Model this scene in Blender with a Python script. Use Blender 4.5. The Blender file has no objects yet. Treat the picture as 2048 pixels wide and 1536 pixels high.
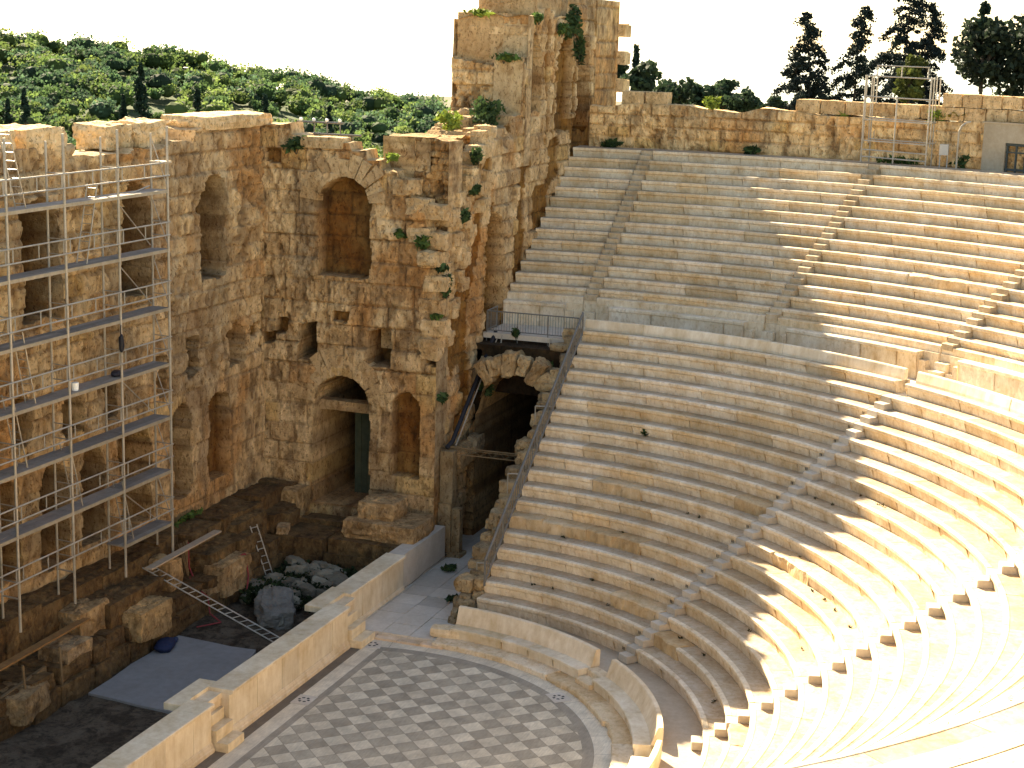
import bpy, math, random
import numpy as np
from mathutils import Vector, Matrix
random.seed(7); RNG = np.random.default_rng(11)
scene = bpy.context.scene
COL = scene.collection
PI = math.pi
rad = math.radians

# ------------------------------------------------------------------ noise
def _h(ix, iy, iz, s):
    n = (ix*374761393 + iy*668265263 + iz*2147483647 + s*1274126177) & 0xFFFFFFFF
    n = ((n ^ (n >> 13)) * 1274126177) & 0xFFFFFFFF
    return ((n ^ (n >> 16)) & 0xFFFF) / 65535.0
def vn(p, s=0):
    p = np.asarray(p, float); i = np.floor(p).astype(np.int64); f = p - i; f = f*f*(3-2*f)
    x, y, z = i[..., 0], i[..., 1], i[..., 2]; fx, fy, fz = f[..., 0], f[..., 1], f[..., 2]
    r = 0
    for dx in (0, 1):
        wx = fx if dx else 1-fx
        for dy in (0, 1):
            wy = fy if dy else 1-fy
            for dz in (0, 1):
                r = r + wx*wy*(fz if dz else 1-fz)*_h(x+dx, y+dy, z+dz, s)
    return r
def fbm(p, o=3, s=0):
    p = np.asarray(p, float); a = .5; t = 0; n = 0
    for k in range(o):
        t = t + a*vn(p*(2.03**k), s+17*k); n += a; a *= .5
    return t/n
def hsh(a, b, s=0):
    return _h(np.asarray(a).astype(np.int64), np.asarray(b).astype(np.int64), np.int64(3), s)

# ------------------------------------------------------------------ mesh helpers
ORG = {}
class MB:
    def __init__(s): s.v = []; s.q = []; s.t = []; s.c = []; s.n = 0
    def add(s, v, q=None, t=None, c=(1, 1, 1)):
        v = np.asarray(v, float).reshape(-1, 3)
        if q is not None and len(q): s.q.append(np.asarray(q, int).reshape(-1, 4)+s.n)
        if t is not None and len(t): s.t.append(np.asarray(t, int).reshape(-1, 3)+s.n)
        c = np.asarray(c, float)
        if c.ndim == 1: c = np.tile(c[:3], (len(v), 1))
        s.c.append(c[:, :3]); s.v.append(v); s.n += len(v)
        return s
    def box(s, a, b, c=(1, 1, 1), j=0):
        (x0, y0, z0), (x1, y1, z1) = a, b
        v = np.array([(x0, y0, z0), (x1, y0, z0), (x1, y1, z0), (x0, y1, z0), (x0, y0, z1), (x1, y0, z1), (x1, y1, z1), (x0, y1, z1)], float)
        if j: v += RNG.uniform(-j, j, v.shape)
        return s.add(v, [(3, 2, 1, 0), (4, 5, 6, 7), (0, 1, 5, 4), (1, 2, 6, 5), (2, 3, 7, 6), (3, 0, 4, 7)], c=c)
    def obox(s, o, ax, ay, az, c=(1, 1, 1)):
        o = np.array(o, float); ax, ay, az = map(lambda a: np.array(a, float), (ax, ay, az))
        v = [o, o+ax, o+ax+ay, o+ay, o+az, o+ax+az, o+ax+ay+az, o+ay+az]
        return s.add(v, [(3, 2, 1, 0), (4, 5, 6, 7), (0, 1, 5, 4), (1, 2, 6, 5), (2, 3, 7, 6), (3, 0, 4, 7)], c=c)
    def tube(s, a, b, r, n=8, r2=None, c=(1, 1, 1), cap=True):
        a = np.array(a, float); b = np.array(b, float); d = b-a; d /= np.linalg.norm(d)+1e-9
        x = np.cross(d, (0, 0, 1) if abs(d[2]) < .9 else (1, 0, 0)); x /= np.linalg.norm(x); y = np.cross(d, x)
        th = np.arange(n)*2*PI/n; ring = np.outer(np.cos(th), x)+np.outer(np.sin(th), y)
        r2 = r if r2 is None else r2
        v = np.vstack([a+ring*r, b+ring*r2]); i = np.arange(n); k = (i+1) % n
        q = np.stack([i, k, k+n, i+n], 1)
        t = []
        if cap:
            v = np.vstack([v, a, b]); t = [(2*n, k[j], j) for j in i]+[(2*n+1, j+n, k[j]+n) for j in i]
        return s.add(v, q, t, c)
    def path(s, pts, r, n=6, c=(1, 1, 1)):
        pts = [np.array(p, float) for p in pts]
        rr = r if hasattr(r, '__len__') else [r]*len(pts)
        for i in range(len(pts)-1): s.tube(pts[i], pts[i+1], rr[i], n, rr[i+1], c)
        return s
    def build(s, name, m, parent=None, smooth=False):
        if not s.n: return None
        V = np.vstack(s.v); C = np.vstack(s.c)
        o = Vector((0, 0, 0))
        if parent is not None:
            o = ORG[parent.name]; V = V-np.array(o)
        me = bpy.data.meshes.new(name)
        Q = np.vstack(s.q) if s.q else np.zeros((0, 4), int); T = np.vstack(s.t) if s.t else np.zeros((0, 3), int)
        me.vertices.add(len(V)); me.vertices.foreach_set('co', V.ravel())
        loops = np.concatenate([Q.ravel(), T.ravel()]); me.loops.add(len(loops)); me.loops.foreach_set('vertex_index', loops)
        me.polygons.add(len(Q)+len(T))
        st = np.concatenate([np.arange(len(Q))*4, len(Q)*4+np.arange(len(T))*3]); me.polygons.foreach_set('loop_start', st)
        me.polygons.foreach_set('use_smooth', np.full(len(st), smooth))
        me.update(calc_edges=True); me.validate()
        ca = me.color_attributes.new('Col', 'FLOAT_COLOR', 'POINT')
        ca.data.foreach_set('color', np.hstack([C, np.ones((len(C), 1))]).ravel())
        me.materials.append(m)
        ob = bpy.data.objects.new(name, me); COL.objects.link(ob)
        if parent is not None: ob.parent = parent
        ORG[ob.name] = o
        return ob
def thing(name, label, cat, loc=(0, 0, 0), group=None):
    o = bpy.data.objects.new(name, None); COL.objects.link(o); o.location = loc; o.empty_display_size = .3
    o['label'] = label; o['category'] = cat
    if group: o['group'] = group
    ORG[o.name] = Vector(loc); return o
def tag(o, label, cat, group=None):
    o['label'] = label; o['category'] = cat
    if group: o['group'] = group
    return o
def struct(o, kind='structure'): o['kind'] = kind; return o
def stuff(o, label, cat): o['kind'] = 'stuff'; o['label'] = label; o['category'] = cat; return o

# ------------------------------------------------------------------ materials
def N(nt, t, **k):
    n = nt.nodes.new(t)
    for a, b in k.items():
        if a in n.inputs: n.inputs[a].default_value = b
        else: setattr(n, a, b)
    return n
def mat(name, col=(1, 1, 1), rough=.85, stain=(.6, .5, .38), amt=.5, s1=.7, s2=6., bump=.3, bs=14., streak=0., spots=0., spotcol=(.08, .06, .04), metal=0., spec=.3, bdist=.03, trans=0., mott=None):
    m = bpy.data.materials.new(name); m.use_nodes = True; nt = m.node_tree; L = nt.links.new
    b = nt.nodes['Principled BSDF']; b.inputs['Roughness'].default_value = rough; b.inputs['Metallic'].default_value = metal
    b.inputs['Specular IOR Level'].default_value = spec
    at = N(nt, 'ShaderNodeAttribute', attribute_name='Col')
    geo = N(nt, 'ShaderNodeNewGeometry')
    mul = N(nt, 'ShaderNodeMix', data_type='RGBA', blend_type='MULTIPLY'); mul.inputs[0].default_value = 1
    L(at.outputs['Color'], mul.inputs[6]); mul.inputs[7].default_value = (*col, 1)
    cur = mul.outputs[2]
    n1 = N(nt, 'ShaderNodeTexNoise', Scale=s1, Detail=6., Roughness=.65); L(geo.outputs['Position'], n1.inputs['Vector'])
    n2 = N(nt, 'ShaderNodeTexNoise', Scale=s2, Detail=5., Roughness=.7)
    if streak:
        mp = N(nt, 'ShaderNodeMapping'); mp.inputs['Scale'].default_value = (1, 1, 1-streak); L(geo.outputs['Position'], mp.inputs['Vector']); L(mp.outputs[0], n2.inputs['Vector'])
    else: L(geo.outputs['Position'], n2.inputs['Vector'])
    ad = N(nt, 'ShaderNodeMath', operation='MULTIPLY_ADD'); L(n1.outputs[0], ad.inputs[0]); ad.inputs[1].default_value = .55; 
    sc = N(nt, 'ShaderNodeMath', operation='MULTIPLY'); L(n2.outputs[0], sc.inputs[0]); sc.inputs[1].default_value = .45; L(sc.outputs[0], ad.inputs[2])
    rp = N(nt, 'ShaderNodeMapRange'); L(ad.outputs[0], rp.inputs[0]); rp.inputs[1].default_value = .36; rp.inputs[2].default_value = .64; rp.inputs[3].default_value = 0; rp.inputs[4].default_value = amt
    mx = N(nt, 'ShaderNodeMix', data_type='RGBA', blend_type='MULTIPLY'); L(rp.outputs[0], mx.inputs[0]); L(cur, mx.inputs[6]); mx.inputs[7].default_value = (*stain, 1)
    cur = mx.outputs[2]
    if spots:
        n3 = N(nt, 'ShaderNodeTexNoise', Scale=s2*1.7, Detail=3., Roughness=.6); L(geo.outputs['Position'], n3.inputs['Vector'])
        r3 = N(nt, 'ShaderNodeMapRange'); L(n3.outputs[0], r3.inputs[0]); r3.inputs[1].default_value = .6; r3.inputs[2].default_value = .72; r3.inputs[4].default_value = spots
        m3 = N(nt, 'ShaderNodeMix', data_type='RGBA'); L(r3.outputs[0], m3.inputs[0]); L(cur, m3.inputs[6]); m3.inputs[7].default_value = (*spotcol, 1); cur = m3.outputs[2]
    if mott:
        for sc_, lo, hi, am, cc in mott:
            mq = N(nt, 'ShaderNodeMapping'); mq.inputs['Scale'].default_value = (1, 1, .62); mq.inputs['Location'].default_value = (sc_, 3*sc_, 1.7); L(geo.outputs['Position'], mq.inputs['Vector'])
            n5 = N(nt, 'ShaderNodeTexNoise', Scale=sc_, Detail=4., Roughness=.62, Distortion=.6); L(mq.outputs[0], n5.inputs['Vector'])
            r5 = N(nt, 'ShaderNodeMapRange'); L(n5.outputs[0], r5.inputs[0]); r5.inputs[1].default_value = lo; r5.inputs[2].default_value = hi; r5.inputs[4].default_value = am
            m5 = N(nt, 'ShaderNodeMix', data_type='RGBA', blend_type='MULTIPLY'); L(r5.outputs[0], m5.inputs[0]); L(cur, m5.inputs[6]); m5.inputs[7].default_value = (*cc, 1); cur = m5.outputs[2]
    L(cur, b.inputs['Base Color'])
    if bump:
        n4 = N(nt, 'ShaderNodeTexNoise', Scale=bs, Detail=6., Roughness=.7); L(geo.outputs['Position'], n4.inputs['Vector'])
        bp = N(nt, 'ShaderNodeBump', Strength=bump, Distance=bdist); L(n4.outputs[0], bp.inputs['Height']); L(bp.outputs[0], b.inputs['Normal'])
    if trans:
        tr = N(nt, 'ShaderNodeBsdfTranslucent'); L(cur, tr.inputs['Color']); ms = N(nt, 'ShaderNodeMixShader'); ms.inputs[0].default_value = trans
        L(b.outputs[0], ms.inputs[1]); L(tr.outputs[0], ms.inputs[2]); L(ms.outputs[0], nt.nodes['Material Output'].inputs['Surface'])
    return m
M = {}
M['marble'] = mat('seat_marble', (.87, .765, .605), .65, (.68, .555, .39), .9, .9, 5., .35, 25, .6, .36, (.30, .22, .14), spec=.3, mott=[(1.7, .5, .66, .40, (.70, .62, .52)), (6., .55, .66, .45, (.58, .48, .37))])
M['white'] = mat('white_marble', (.66, .60, .52), .65, (.62, .57, .49), .6, .9, 6., .2, 20, 0, .15, (.2, .17, .13))
M['panel'] = mat('panel_marble', (.84, .75, .60), .65, (.66, .55, .39), .9, .8, 3.2, .2, 20, .8, .1, (.3, .22, .13))
M['stone'] = mat('ruin_stone', (1.62, 1.50, 1.26), .93, (.56, .46, .33), .85, .9, 3.6, 1., 9, .5, .5, (.12, .085, .05), bdist=.12, mott=[(.8, .50, .66, .5, (.62, .50, .36)), (3.4, .54, .62, .5, (.52, .42, .30)), (9., .57, .64, .75, (.36, .27, .18)), (2.1, .55, .68, .6, (1.32, 1.32, 1.28))])
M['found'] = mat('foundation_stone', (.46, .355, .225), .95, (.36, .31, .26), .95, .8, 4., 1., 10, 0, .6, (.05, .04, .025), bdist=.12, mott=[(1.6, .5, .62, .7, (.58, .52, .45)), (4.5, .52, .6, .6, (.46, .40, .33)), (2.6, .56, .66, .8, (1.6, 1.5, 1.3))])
M['boulder'] = mat('boulder_stone', (.38, .35, .29), .9, (.5, .46, .40), .8, 1., 5., .7, 12, 0, .3, (.06, .055, .04), bdist=.05)
M['rail'] = mat('painted_rail', (.17, .165, .15), .5, (.6, .55, .5), .5, 2., 9., .1, 30, spec=.5)
M['steel'] = mat('galvanised_steel', (.50, .46, .39), .45, (.55, .5, .43), .7, 1.5, 9., .05, 30, metal=.35, spec=.5)
M['plank'] = mat('grey_planks', (.36, .325, .28), .85, (.65, .6, .55), .8, 1.5, 7., .2, 20)
M['wood'] = mat('old_timber', (.25, .17, .09), .85, (.5, .45, .4), .8, 1.5, 8., .3, 20)
M['dark'] = mat('black_pipe', (.02, .02, .025), .5, (.6, .6, .6), .3)
M['slab'] = mat('concrete_slab', (.30, .285, .275), .9, (.72, .7, .68), .8, .7, 4., .25, 18)
M['dirt'] = mat('pit_earth', (.19, .145, .10), 1., (.40, .34, .3), .95, .6, 2.2, 1., 6, 0, .75, (.035, .028, .018), bdist=.15, mott=[(1.2, .48, .6, .8, (.4, .36, .32)), (5., .5, .6, .6, (.5, .45, .4))])
M['earth'] = mat('bank_earth', (.20, .155, .10), 1., (.5, .45, .4), .9, .6, 3., .6, 9)
M['ground'] = mat('dry_ground', (.14, .125, .075), 1., (.5, .5, .42), .8, .05, .4, .3, 2)
M['hillsoil'] = mat('hill_ground', (.06, .085, .03), 1., (.45, .5, .4), .9, .05, .25, 0)
M['leaf'] = mat('leaf', (1, 1, 1), .75, (.6, .65, .6), .6, .4, 3., 0, trans=.25, spec=.2)
M['needle'] = mat('needle', (1, 1, 1), .85, (.6, .65, .65), .5, .4, 3., 0, trans=.12, spec=.15)
M['canopy'] = mat('canopy', (1, 1, 1), .8, (.6, .65, .65), .5, .4, 3., 0, trans=.42, spec=.15)
M['bark'] = mat('bark', (.09, .07, .05), .95, (.5, .5, .5), .7, 2, 9, .6, 15)
M['cloth'] = mat('blue_cloth', (.018, .028, .075), .8, (.5, .5, .6), .6)
M['red'] = mat('red_hose', (.30, .045, .045), .6, (.6, .5, .5), .5)
M['box'] = mat('grey_cabinet', (.42, .43, .42), .5, (.7, .7, .7), .4)
M['concrete'] = mat('pale_concrete', (.40, .35, .27), .9, (.65, .6, .52), .8, .8, 6., .3, 20, 0, .15)
M['green'] = mat('green_door', (.10, .115, .07), .8, (.5, .5, .45), .8, 1.2, 5, .2, 12)
M['irongate'] = mat('dark_gate', (.045, .06, .06), .6, (.6, .6, .6), .4)
M['sea'] = mat('sea_water', (.05, .09, .12), .12, (.9, .9, .9), .2, .01, .02, 0, spec=.6)
M['ochre'] = mat('ochre_panel', (.35, .22, .06), .8, (.6, .6, .6), .4)

# paving of the orchestra: 45 degree chequer, grey borders, pale ring
def floor_mat():
    m = bpy.data.materials.new('orchestra_paving'); m.use_nodes = True; nt = m.node_tree; L = nt.links.new
    b = nt.nodes['Principled BSDF']; b.inputs['Roughness'].default_value = .62; b.inputs['Specular IOR Level'].default_value = .3
    geo = N(nt, 'ShaderNodeNewGeometry'); sp = N(nt, 'ShaderNodeSeparateXYZ'); L(geo.outputs['Position'], sp.inputs[0])
    def mth(op, a, bb=None, c=None):
        n = N(nt, 'ShaderNodeMath', operation=op)
        for i, v in enumerate((a, bb, c)):
            if v is None: continue
            if isinstance(v, (int, float)): n.inputs[i].default_value = v
            else: L(v, n.inputs[i])
        return n.outputs[0]
    x, y = sp.outputs[0], sp.outputs[1]
    S = .925
    dx = mth('DIVIDE', mth('SUBTRACT', x, 7.27), S); dy = mth('DIVIDE', mth('SUBTRACT', y, .977), S)
    u = mth('ADD', dx, dy); w = mth('SUBTRACT', dx, dy)          # rotated grid, cell = 1
    iu = mth('FLOOR', mth('ADD', u, .5)); iw = mth('FLOOR', mth('ADD', w, .5))
    par = mth('PINGPONG', mth('ADD', iu, iw), 1.)                # 0 dark / 1 pale
    cmb = N(nt, 'ShaderNodeCombineXYZ'); L(iu, cmb.inputs[0]); L(iw, cmb.inputs[1])
    wn = N(nt, 'ShaderNodeTexWhiteNoise', noise_dimensions='3D'); L(cmb.outputs[0], wn.inputs['Vector'])
    def rgb(c):
        n = N(nt, 'ShaderNodeRGB'); n.outputs[0].default_value = (*c, 1); return n.outputs[0]
    def mix(f, a, c, mode='MIX'):
        n = N(nt, 'ShaderNodeMix', data_type='RGBA', blend_type=mode)
        if isinstance(f, (int, float)): n.inputs[0].default_value = f
        else: L(f, n.inputs[0])
        L(a, n.inputs[6]); L(c, n.inputs[7]); return n.outputs[2]
    dark = mix(wn.outputs[0], rgb((.36, .31, .235)), rgb((.46, .40, .305)))
    pale = mix(wn.outputs[0], rgb((.61, .53, .40)), rgb((.70, .62, .475)))
    tile = mix(par, dark, pale)
    fu = mth('ABSOLUTE', mth('SUBTRACT', mth('SUBTRACT', u, iu), 0)); fw = mth('ABSOLUTE', mth('SUBTRACT', w, iw))
    joint = mth('GREATER_THAN', mth('MAXIMUM', fu, fw), .482)
    tile = mix(mth('MULTIPLY', joint, .45), tile, rgb((.1, .085, .07)))
    R = mth('SQRT', mth('ADD', mth('MULTIPLY', x, x), mth('MULTIPLY', y, y)))
    grey = rgb((.35, .305, .24)); cream = rgb((.74, .66, .52)); creamB = rgb((.66, .58, .45)); dk = rgb((.17, .14, .11))
    c = mix(mth('GREATER_THAN', R, 8.48), tile, grey)
    c = mix(mth('GREATER_THAN', y, 1.46), c, grey)
    # block joints in the ring
    ang = mth('ARCTAN2', y, x); aa = mth('MULTIPLY', ang, 6.3); ia = mth('FLOOR', aa)
    wr = N(nt, 'ShaderNodeTexWhiteNoise', noise_dimensions='1D'); L(ia, wr.inputs['W'])
    ring = mix(wr.outputs[0], creamB, cream)
    fr = mth('SUBTRACT', aa, ia); ring = mix(mth('MULTIPLY', mth('LESS_THAN', fr, .015), .6), ring, dk)
    c = mix(mth('GREATER_THAN', R, 8.86), c, ring)
    band = mth('GREATER_THAN', y, 1.74)
    ix = mth('FLOOR', mth('MULTIPLY', x, .62)); wx = N(nt, 'ShaderNodeTexWhiteNoise', noise_dimensions='1D'); L(ix, wx.inputs['W'])
    c = mix(band, c, mix(wx.outputs[0], creamB, cream))
    c = mix(mth('GREATER_THAN', y, 2.32), c, dk)
    n1 = N(nt, 'ShaderNodeTexNoise', Scale=1.1, Detail=7., Roughness=.68); L(geo.outputs['Position'], n1.inputs['Vector'])
    r1 = N(nt, 'ShaderNodeMapRange'); L(n1.outputs[0], r1.inputs[0]); r1.inputs[1].default_value = .35; r1.inputs[2].default_value = .7; r1.inputs[3].default_value = 1.1; r1.inputs[4].default_value = .72
    vv = N(nt, 'ShaderNodeVectorMath', operation='SCALE'); L(c, vv.inputs[0]); L(r1.outputs[0], vv.inputs['Scale'])
    mp = N(nt, 'ShaderNodeMapping'); mp.inputs['Scale'].default_value = (1, 9, 1); mp.inputs['Rotation'].default_value = (0, 0, .9); L(geo.outputs['Position'], mp.inputs['Vector'])
    n2 = N(nt, 'ShaderNodeTexNoise', Scale=2.2, Detail=5., Roughness=.7); L(mp.outputs[0], n2.inputs['Vector'])
    r2 = N(nt, 'ShaderNodeMapRange'); L(n2.outputs[0], r2.inputs[0]); r2.inputs[1].default_value = .35; r2.inputs[2].default_value = .7; r2.inputs[3].default_value = 1.12; r2.inputs[4].default_value = .82
    v2 = N(nt, 'ShaderNodeVectorMath', operation='SCALE'); L(vv.outputs[0], v2.inputs[0]); L(r2.outputs[0], v2.inputs['Scale'])
    L(v2.outputs[0], b.inputs['Base Color'])
    return m
M['floor'] = floor_mat()

# ------------------------------------------------------------------ masonry relief
CREAM = np.array((.60, .485, .335)); TAN = np.array((.45, .335, .215)); ORANGE = np.array((.44, .25, .11)); GREY = np.array((.31, .265, .205)); DARKS = np.array((.19, .13, .08)); YEL = np.array((.50, .36, .16))
def lerp(a, b, t): return a+(b-a)*t[..., None]
def sst(a, b, x): t = np.clip((x-a)/(b-a), 0, 1); return t*t*(3-2*t)
def arch(u, v, c, hw, zb, zs, zt, s, jit=.10):
    """mask 0..1 of an arched opening, edges ragged by noise"""
    P = np.stack([u*1.3, v*1.3, np.full_like(u, s)], -1)
    uu = u+(vn(P, s)-.5)*2*jit; vv = v+(vn(P, s+5)-.5)*2*jit
    a = np.abs(uu-c)/hw
    top = np.where(vv > zs, np.sqrt(a*a+((vv-zs)/max(zt-zs, .01))**2), a)
    return ((top < 1) & (vv > zb) & (vv < zt+.3)).astype(float)
def rect(u, v, u0, u1, z0, z1, s, jit=.10):
    P = np.stack([u*1.6, v*1.6, np.full_like(u, s)], -1)
    uu = u+(vn(P, s)-.5)*2*jit; vv = v+(vn(P, s+5)-.5)*2*jit
    return ((uu > u0) & (uu < u1) & (vv > z0) & (vv < z1)).astype(float)
def relief(u, v, seed, ch=.66, bl=1.3, rough=1., erode=.5):
    k = v/ch+.25*(vn(np.stack([u*.05, v*.35, u*0+seed], -1), seed)-.5)
    ik = np.floor(k); fk = k-ik
    off = hsh(ik, ik*0+seed, seed)*7.; ln = bl*(.75+.6*hsh(ik, ik*0+3, seed+1))
    b = u/ln+off+.22*(hsh(np.floor(u/ln+off), ik, seed+9)-.5)*0
    ib = np.floor(b); fb = b-ib
    h = hsh(ib, ik, seed+2)
    du = np.minimum(fb, 1-fb)*ln; dv = np.minimum(fk, 1-fk)*ch
    ds = np.minimum(du, dv)
    P = np.stack([u, v, u*0+seed*3.1], -1)
    er = sst(.46, .68, fbm(P*.33, 3, seed+3))*erode
    j = (1-sst(.015, .075, ds))
    d = (h-.5)*.16*rough - j*.095*(1-.7*er) + (fbm(P*np.array((1.0, .8, 1)), 4, seed+4)-.5)*.30*rough*(.5+er) + (fbm(P*np.array((5.5, 3.6, 1)), 3, seed+6)-.5)*.26*rough*(.55+er)
    pit = sst(.62, .76, vn(P*np.array((2.6, 1.3, 1)), seed+8)); pit2 = sst(.66, .74, vn(P*np.array((6., 3.4, 1)), seed+18)); d -= (pit*.17+pit2*.09)*rough*(.4+er)
    # colour: per block tone plus broad patches of iron stain and grey lichen
    h2 = hsh(ib, ik, seed+5); h3 = hsh(ib, ik, seed+7)
    c = lerp(TAN, CREAM, np.clip(h2*1.15+.1, 0, 1))
    c = lerp(c, np.broadcast_to(YEL, c.shape), (h3 > .9)*.55)
    c = lerp(c, np.broadcast_to(ORANGE, c.shape), np.clip((h3 < .10)*.5+sst(.56, .72, fbm(P*np.array((.42, .34, 1)), 3, seed+11))*.8, 0, .85))
    c = lerp(c, np.broadcast_to(GREY, c.shape), sst(.52, .72, fbm(P*np.array((.5, .2, 1)), 4, seed+12))*.75)
    c = lerp(c, np.broadcast_to(DARKS, c.shape), np.clip(j*.40*(1-er*.7)+pit*.40+pit2*.45+.5*sst(.55, .72, fbm(P*np.array((2.2, 1.3, 1)), 4, seed+13)), 0, .85))
    return d, c
def wall(name, fmap, u0, u1, z0, top, thick, res, seed, parent=None, rec=None, m='stone', ch=.66, bl=1.3, rough=1., erode=.6, tint=None, nback=5, recol=None, smooth=None):
    """fmap(u, v, d)->xyz ; top(u)->height ; rec(u,v)->depth of recess"""
    nu = max(2, int((u1-u0)/res)+1); us = np.linspace(u0, u1, nu); T = top(us)
    nv = max(2, int((T.max()-z0)/res)+1); vs = np.linspace(z0, T.max(), nv)
    U, V = np.meshgrid(us, vs, indexing='ij'); V = np.minimum(V, T[:, None])
    d, c = relief(U, V, seed, ch, bl, rough, erode)
    if smooth is not None: d = d*(.42+.58*sst(smooth-.6, smooth+.6, V))
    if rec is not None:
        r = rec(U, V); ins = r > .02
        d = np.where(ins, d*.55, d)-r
        if recol is not None: c = np.where(ins[..., None], c*np.array(recol), c)  # inside of recesses painted darker, standing in for the shadow there
    d = d*np.clip((T[:, None]-V)/.25+.35, 0, 1) if rec is None else d
    if tint is not None: c = c*np.array(tint)
    P = fmap(U, V, d); idx = np.arange(nu*nv).reshape(nu, nv)
    a, b_, e, f = idx[:-1, :-1], idx[1:, :-1], idx[1:, 1:], idx[:-1, 1:]
    keep = (V[:-1, :-1] < T[:-1, None]-1e-6) | (V[1:, :-1] < T[1:, None]-1e-6)
    q = np.stack([a, b_, e, f], -1)[keep]
    mb = MB(); mb.add(P.reshape(-1, 3), q, c=c.reshape(-1, 3))
    # top, running back through the thickness, then down the back
    rows = []; cols = []
    for k in range(nback+1):
        t = thick*k/nback
        zz = T+((fbm(np.stack([us*1.1, us*0+t*1.1, us*0+seed], -1), 3, seed+20)-.5)*.22 if 0 < k else 0)
        rows.append(fmap(us, zz, us*0-t if k else d[:, -1])); h = vn(np.stack([us*.9, us*0+t*.9, us*0], -1), seed+21)
        cols.append(lerp(np.broadcast_to(GREY*.95, (nu, 3)), np.broadcast_to(CREAM*1.05, (nu, 3)), h)*(np.array(tint) if tint is not None else 1))
    if rec is None or r.max() < thick: rows.append(fmap(us, us*0+z0, us*0-thick)); cols.append(cols[-1])
    G = np.stack(rows, 0); gi = np.arange(len(rows)*nu).reshape(len(rows), nu)
    mb.add(G.reshape(-1, 3), np.stack([gi[:-1, :-1], gi[:-1, 1:], gi[1:, 1:], gi[1:, :-1]], -1).reshape(-1, 4), c=np.stack(cols, 0).reshape(-1, 3))
    for ue, ii in ((u0, 0), (u1, nu-1)):                     # the two ends
        vv = np.linspace(z0, T[ii], max(3, int((T[ii]-z0)/.12))); tt = np.linspace(0, thick, 6)
        A, B = np.meshgrid(vv, tt, indexing='ij'); dd, cc = relief(B+ue, A, seed+31, ch, bl, rough, erode)
        Pp = fmap(np.full_like(A, ue), A, -B); gi = np.arange(A.size).reshape(A.shape)
        mb.add(Pp.reshape(-1, 3), np.stack([gi[:-1, :-1], gi[1:, :-1], gi[1:, 1:], gi[:-1, 1:]], -1).reshape(-1, 4), c=cc.reshape(-1, 3))
    return mb.build(name, M[m], parent, False)
def steps(pairs):
    us = np.array([p[0] for p in pairs]); zs = np.array([p[1] for p in pairs])
    def f(u): return zs[np.clip(np.searchsorted(us, u, 'right')-1, 0, len(zs)-1)]+(vn(np.stack([u*1.4, u*0, u*0], -1), 5)-.5)*.22
    return f

# ------------------------------------------------------------------ rocks
def rock(mb, c, h, seed, rot=0., tilt=(0, 0), r=.28, amp=.10, n=7, col=None, tone=None):
    g = np.linspace(-1, 1, n); A, B = np.meshgrid(g, g, indexing='ij'); one = np.ones_like(A)
    rng = np.random.default_rng(seed)
    c0 = np.array(tone) if tone is not None else (TAN+(CREAM-TAN)*rng.random())
    cr, sr = math.cos(rot), math.sin(rot)
    for ax in range(3):
        for sg in (-1, 1):
            L3 = [None]*3; L3[ax] = one*sg; o = [i for i in range(3) if i != ax]; L3[o[0]] = A; L3[o[1]] = B
            P = np.stack(L3, -1); L = np.linalg.norm(P, axis=-1, keepdims=True); S = P/L
            Q = P*(1-r)+S*1.15*r
            W = S*np.array(h)*3.2/max(.35, min(h)**.5); d = (fbm(S*1.4+seed*1.7, 3, seed)-.5)*2*amp*1.6+(fbm(S*4+seed, 2, seed+3)-.5)*amp+(fbm(W+seed, 3, seed+7)-.5)*amp*1.5
            Q = Q*np.array(h)+S*(d*min(h)*1.6)[..., None]
            tx, ty = tilt
            x, y, z = Q[..., 0], Q[..., 1], Q[..., 2]
            z = z+x*tx+y*ty
            Q = np.stack([x*cr-y*sr+c[0], x*sr+y*cr+c[1], z+c[2]], -1)
            cc = c0*(.8+.4*fbm(S*2+seed, 3, seed+9))[..., None]
            gi = np.arange(n*n).reshape(n, n); q = np.stack([gi[:-1, :-1], gi[1:, :-1], gi[1:, 1:], gi[:-1, 1:]], -1).reshape(-1, 4)
            if sg*(1, -1, 1)[ax] < 0: q = q[:, ::-1]
            mb.add(Q.reshape(-1, 3), q, c=cc.reshape(-1, 3))
    return mb
def blk(mb, x0, x1, y0, y1, z0, z1, seed, r=.12, amp=.07, n=9, tone=None, rot=0.):
    return rock(mb, ((x0+x1)/2, (y0+y1)/2, (z0+z1)/2), ((x1-x0)/2, (y1-y0)/2, (z1-z0)/2), seed, rot, (0, 0), r, amp, n, tone=tone)

# ------------------------------------------------------------------ foliage
def leaves(mb, P, size, c, cvar=.35, seed=0, elong=1.6, droop=0.):
    n = len(P); rng = np.random.default_rng(seed)
    a = rng.normal(size=(n, 3)); a[:, 2] -= droop; a /= np.linalg.norm(a, axis=1, keepdims=True)
    b = rng.normal(size=(n, 3)); b -= a*(a*b).sum(1, keepdims=True); b /= np.linalg.norm(b, axis=1, keepdims=True)
    s = size*(.6+.8*rng.random((n, 1))); A = a*s*elong; B = b*s
    V = np.stack([P-A*.5, P+B*.5, P+A*.5, P-B*.5], 1).reshape(-1, 3)
    cc = np.array(c)*(1+cvar*(rng.random((n, 1))*2-1)); cc = np.repeat(cc, 4, 0)
    mb.add(V, np.arange(4*n).reshape(-1, 4), c=np.clip(cc, 0, 1)); return mb
def blob(n, c, r, rng, hollow=.5):
    d = rng.normal(size=(n, 3)); d /= np.linalg.norm(d, axis=1, keepdims=True)
    k = hollow+(1-hollow)*rng.random((n, 1))**.6
    return np.array(c)+d*k*np.array(r)
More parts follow.
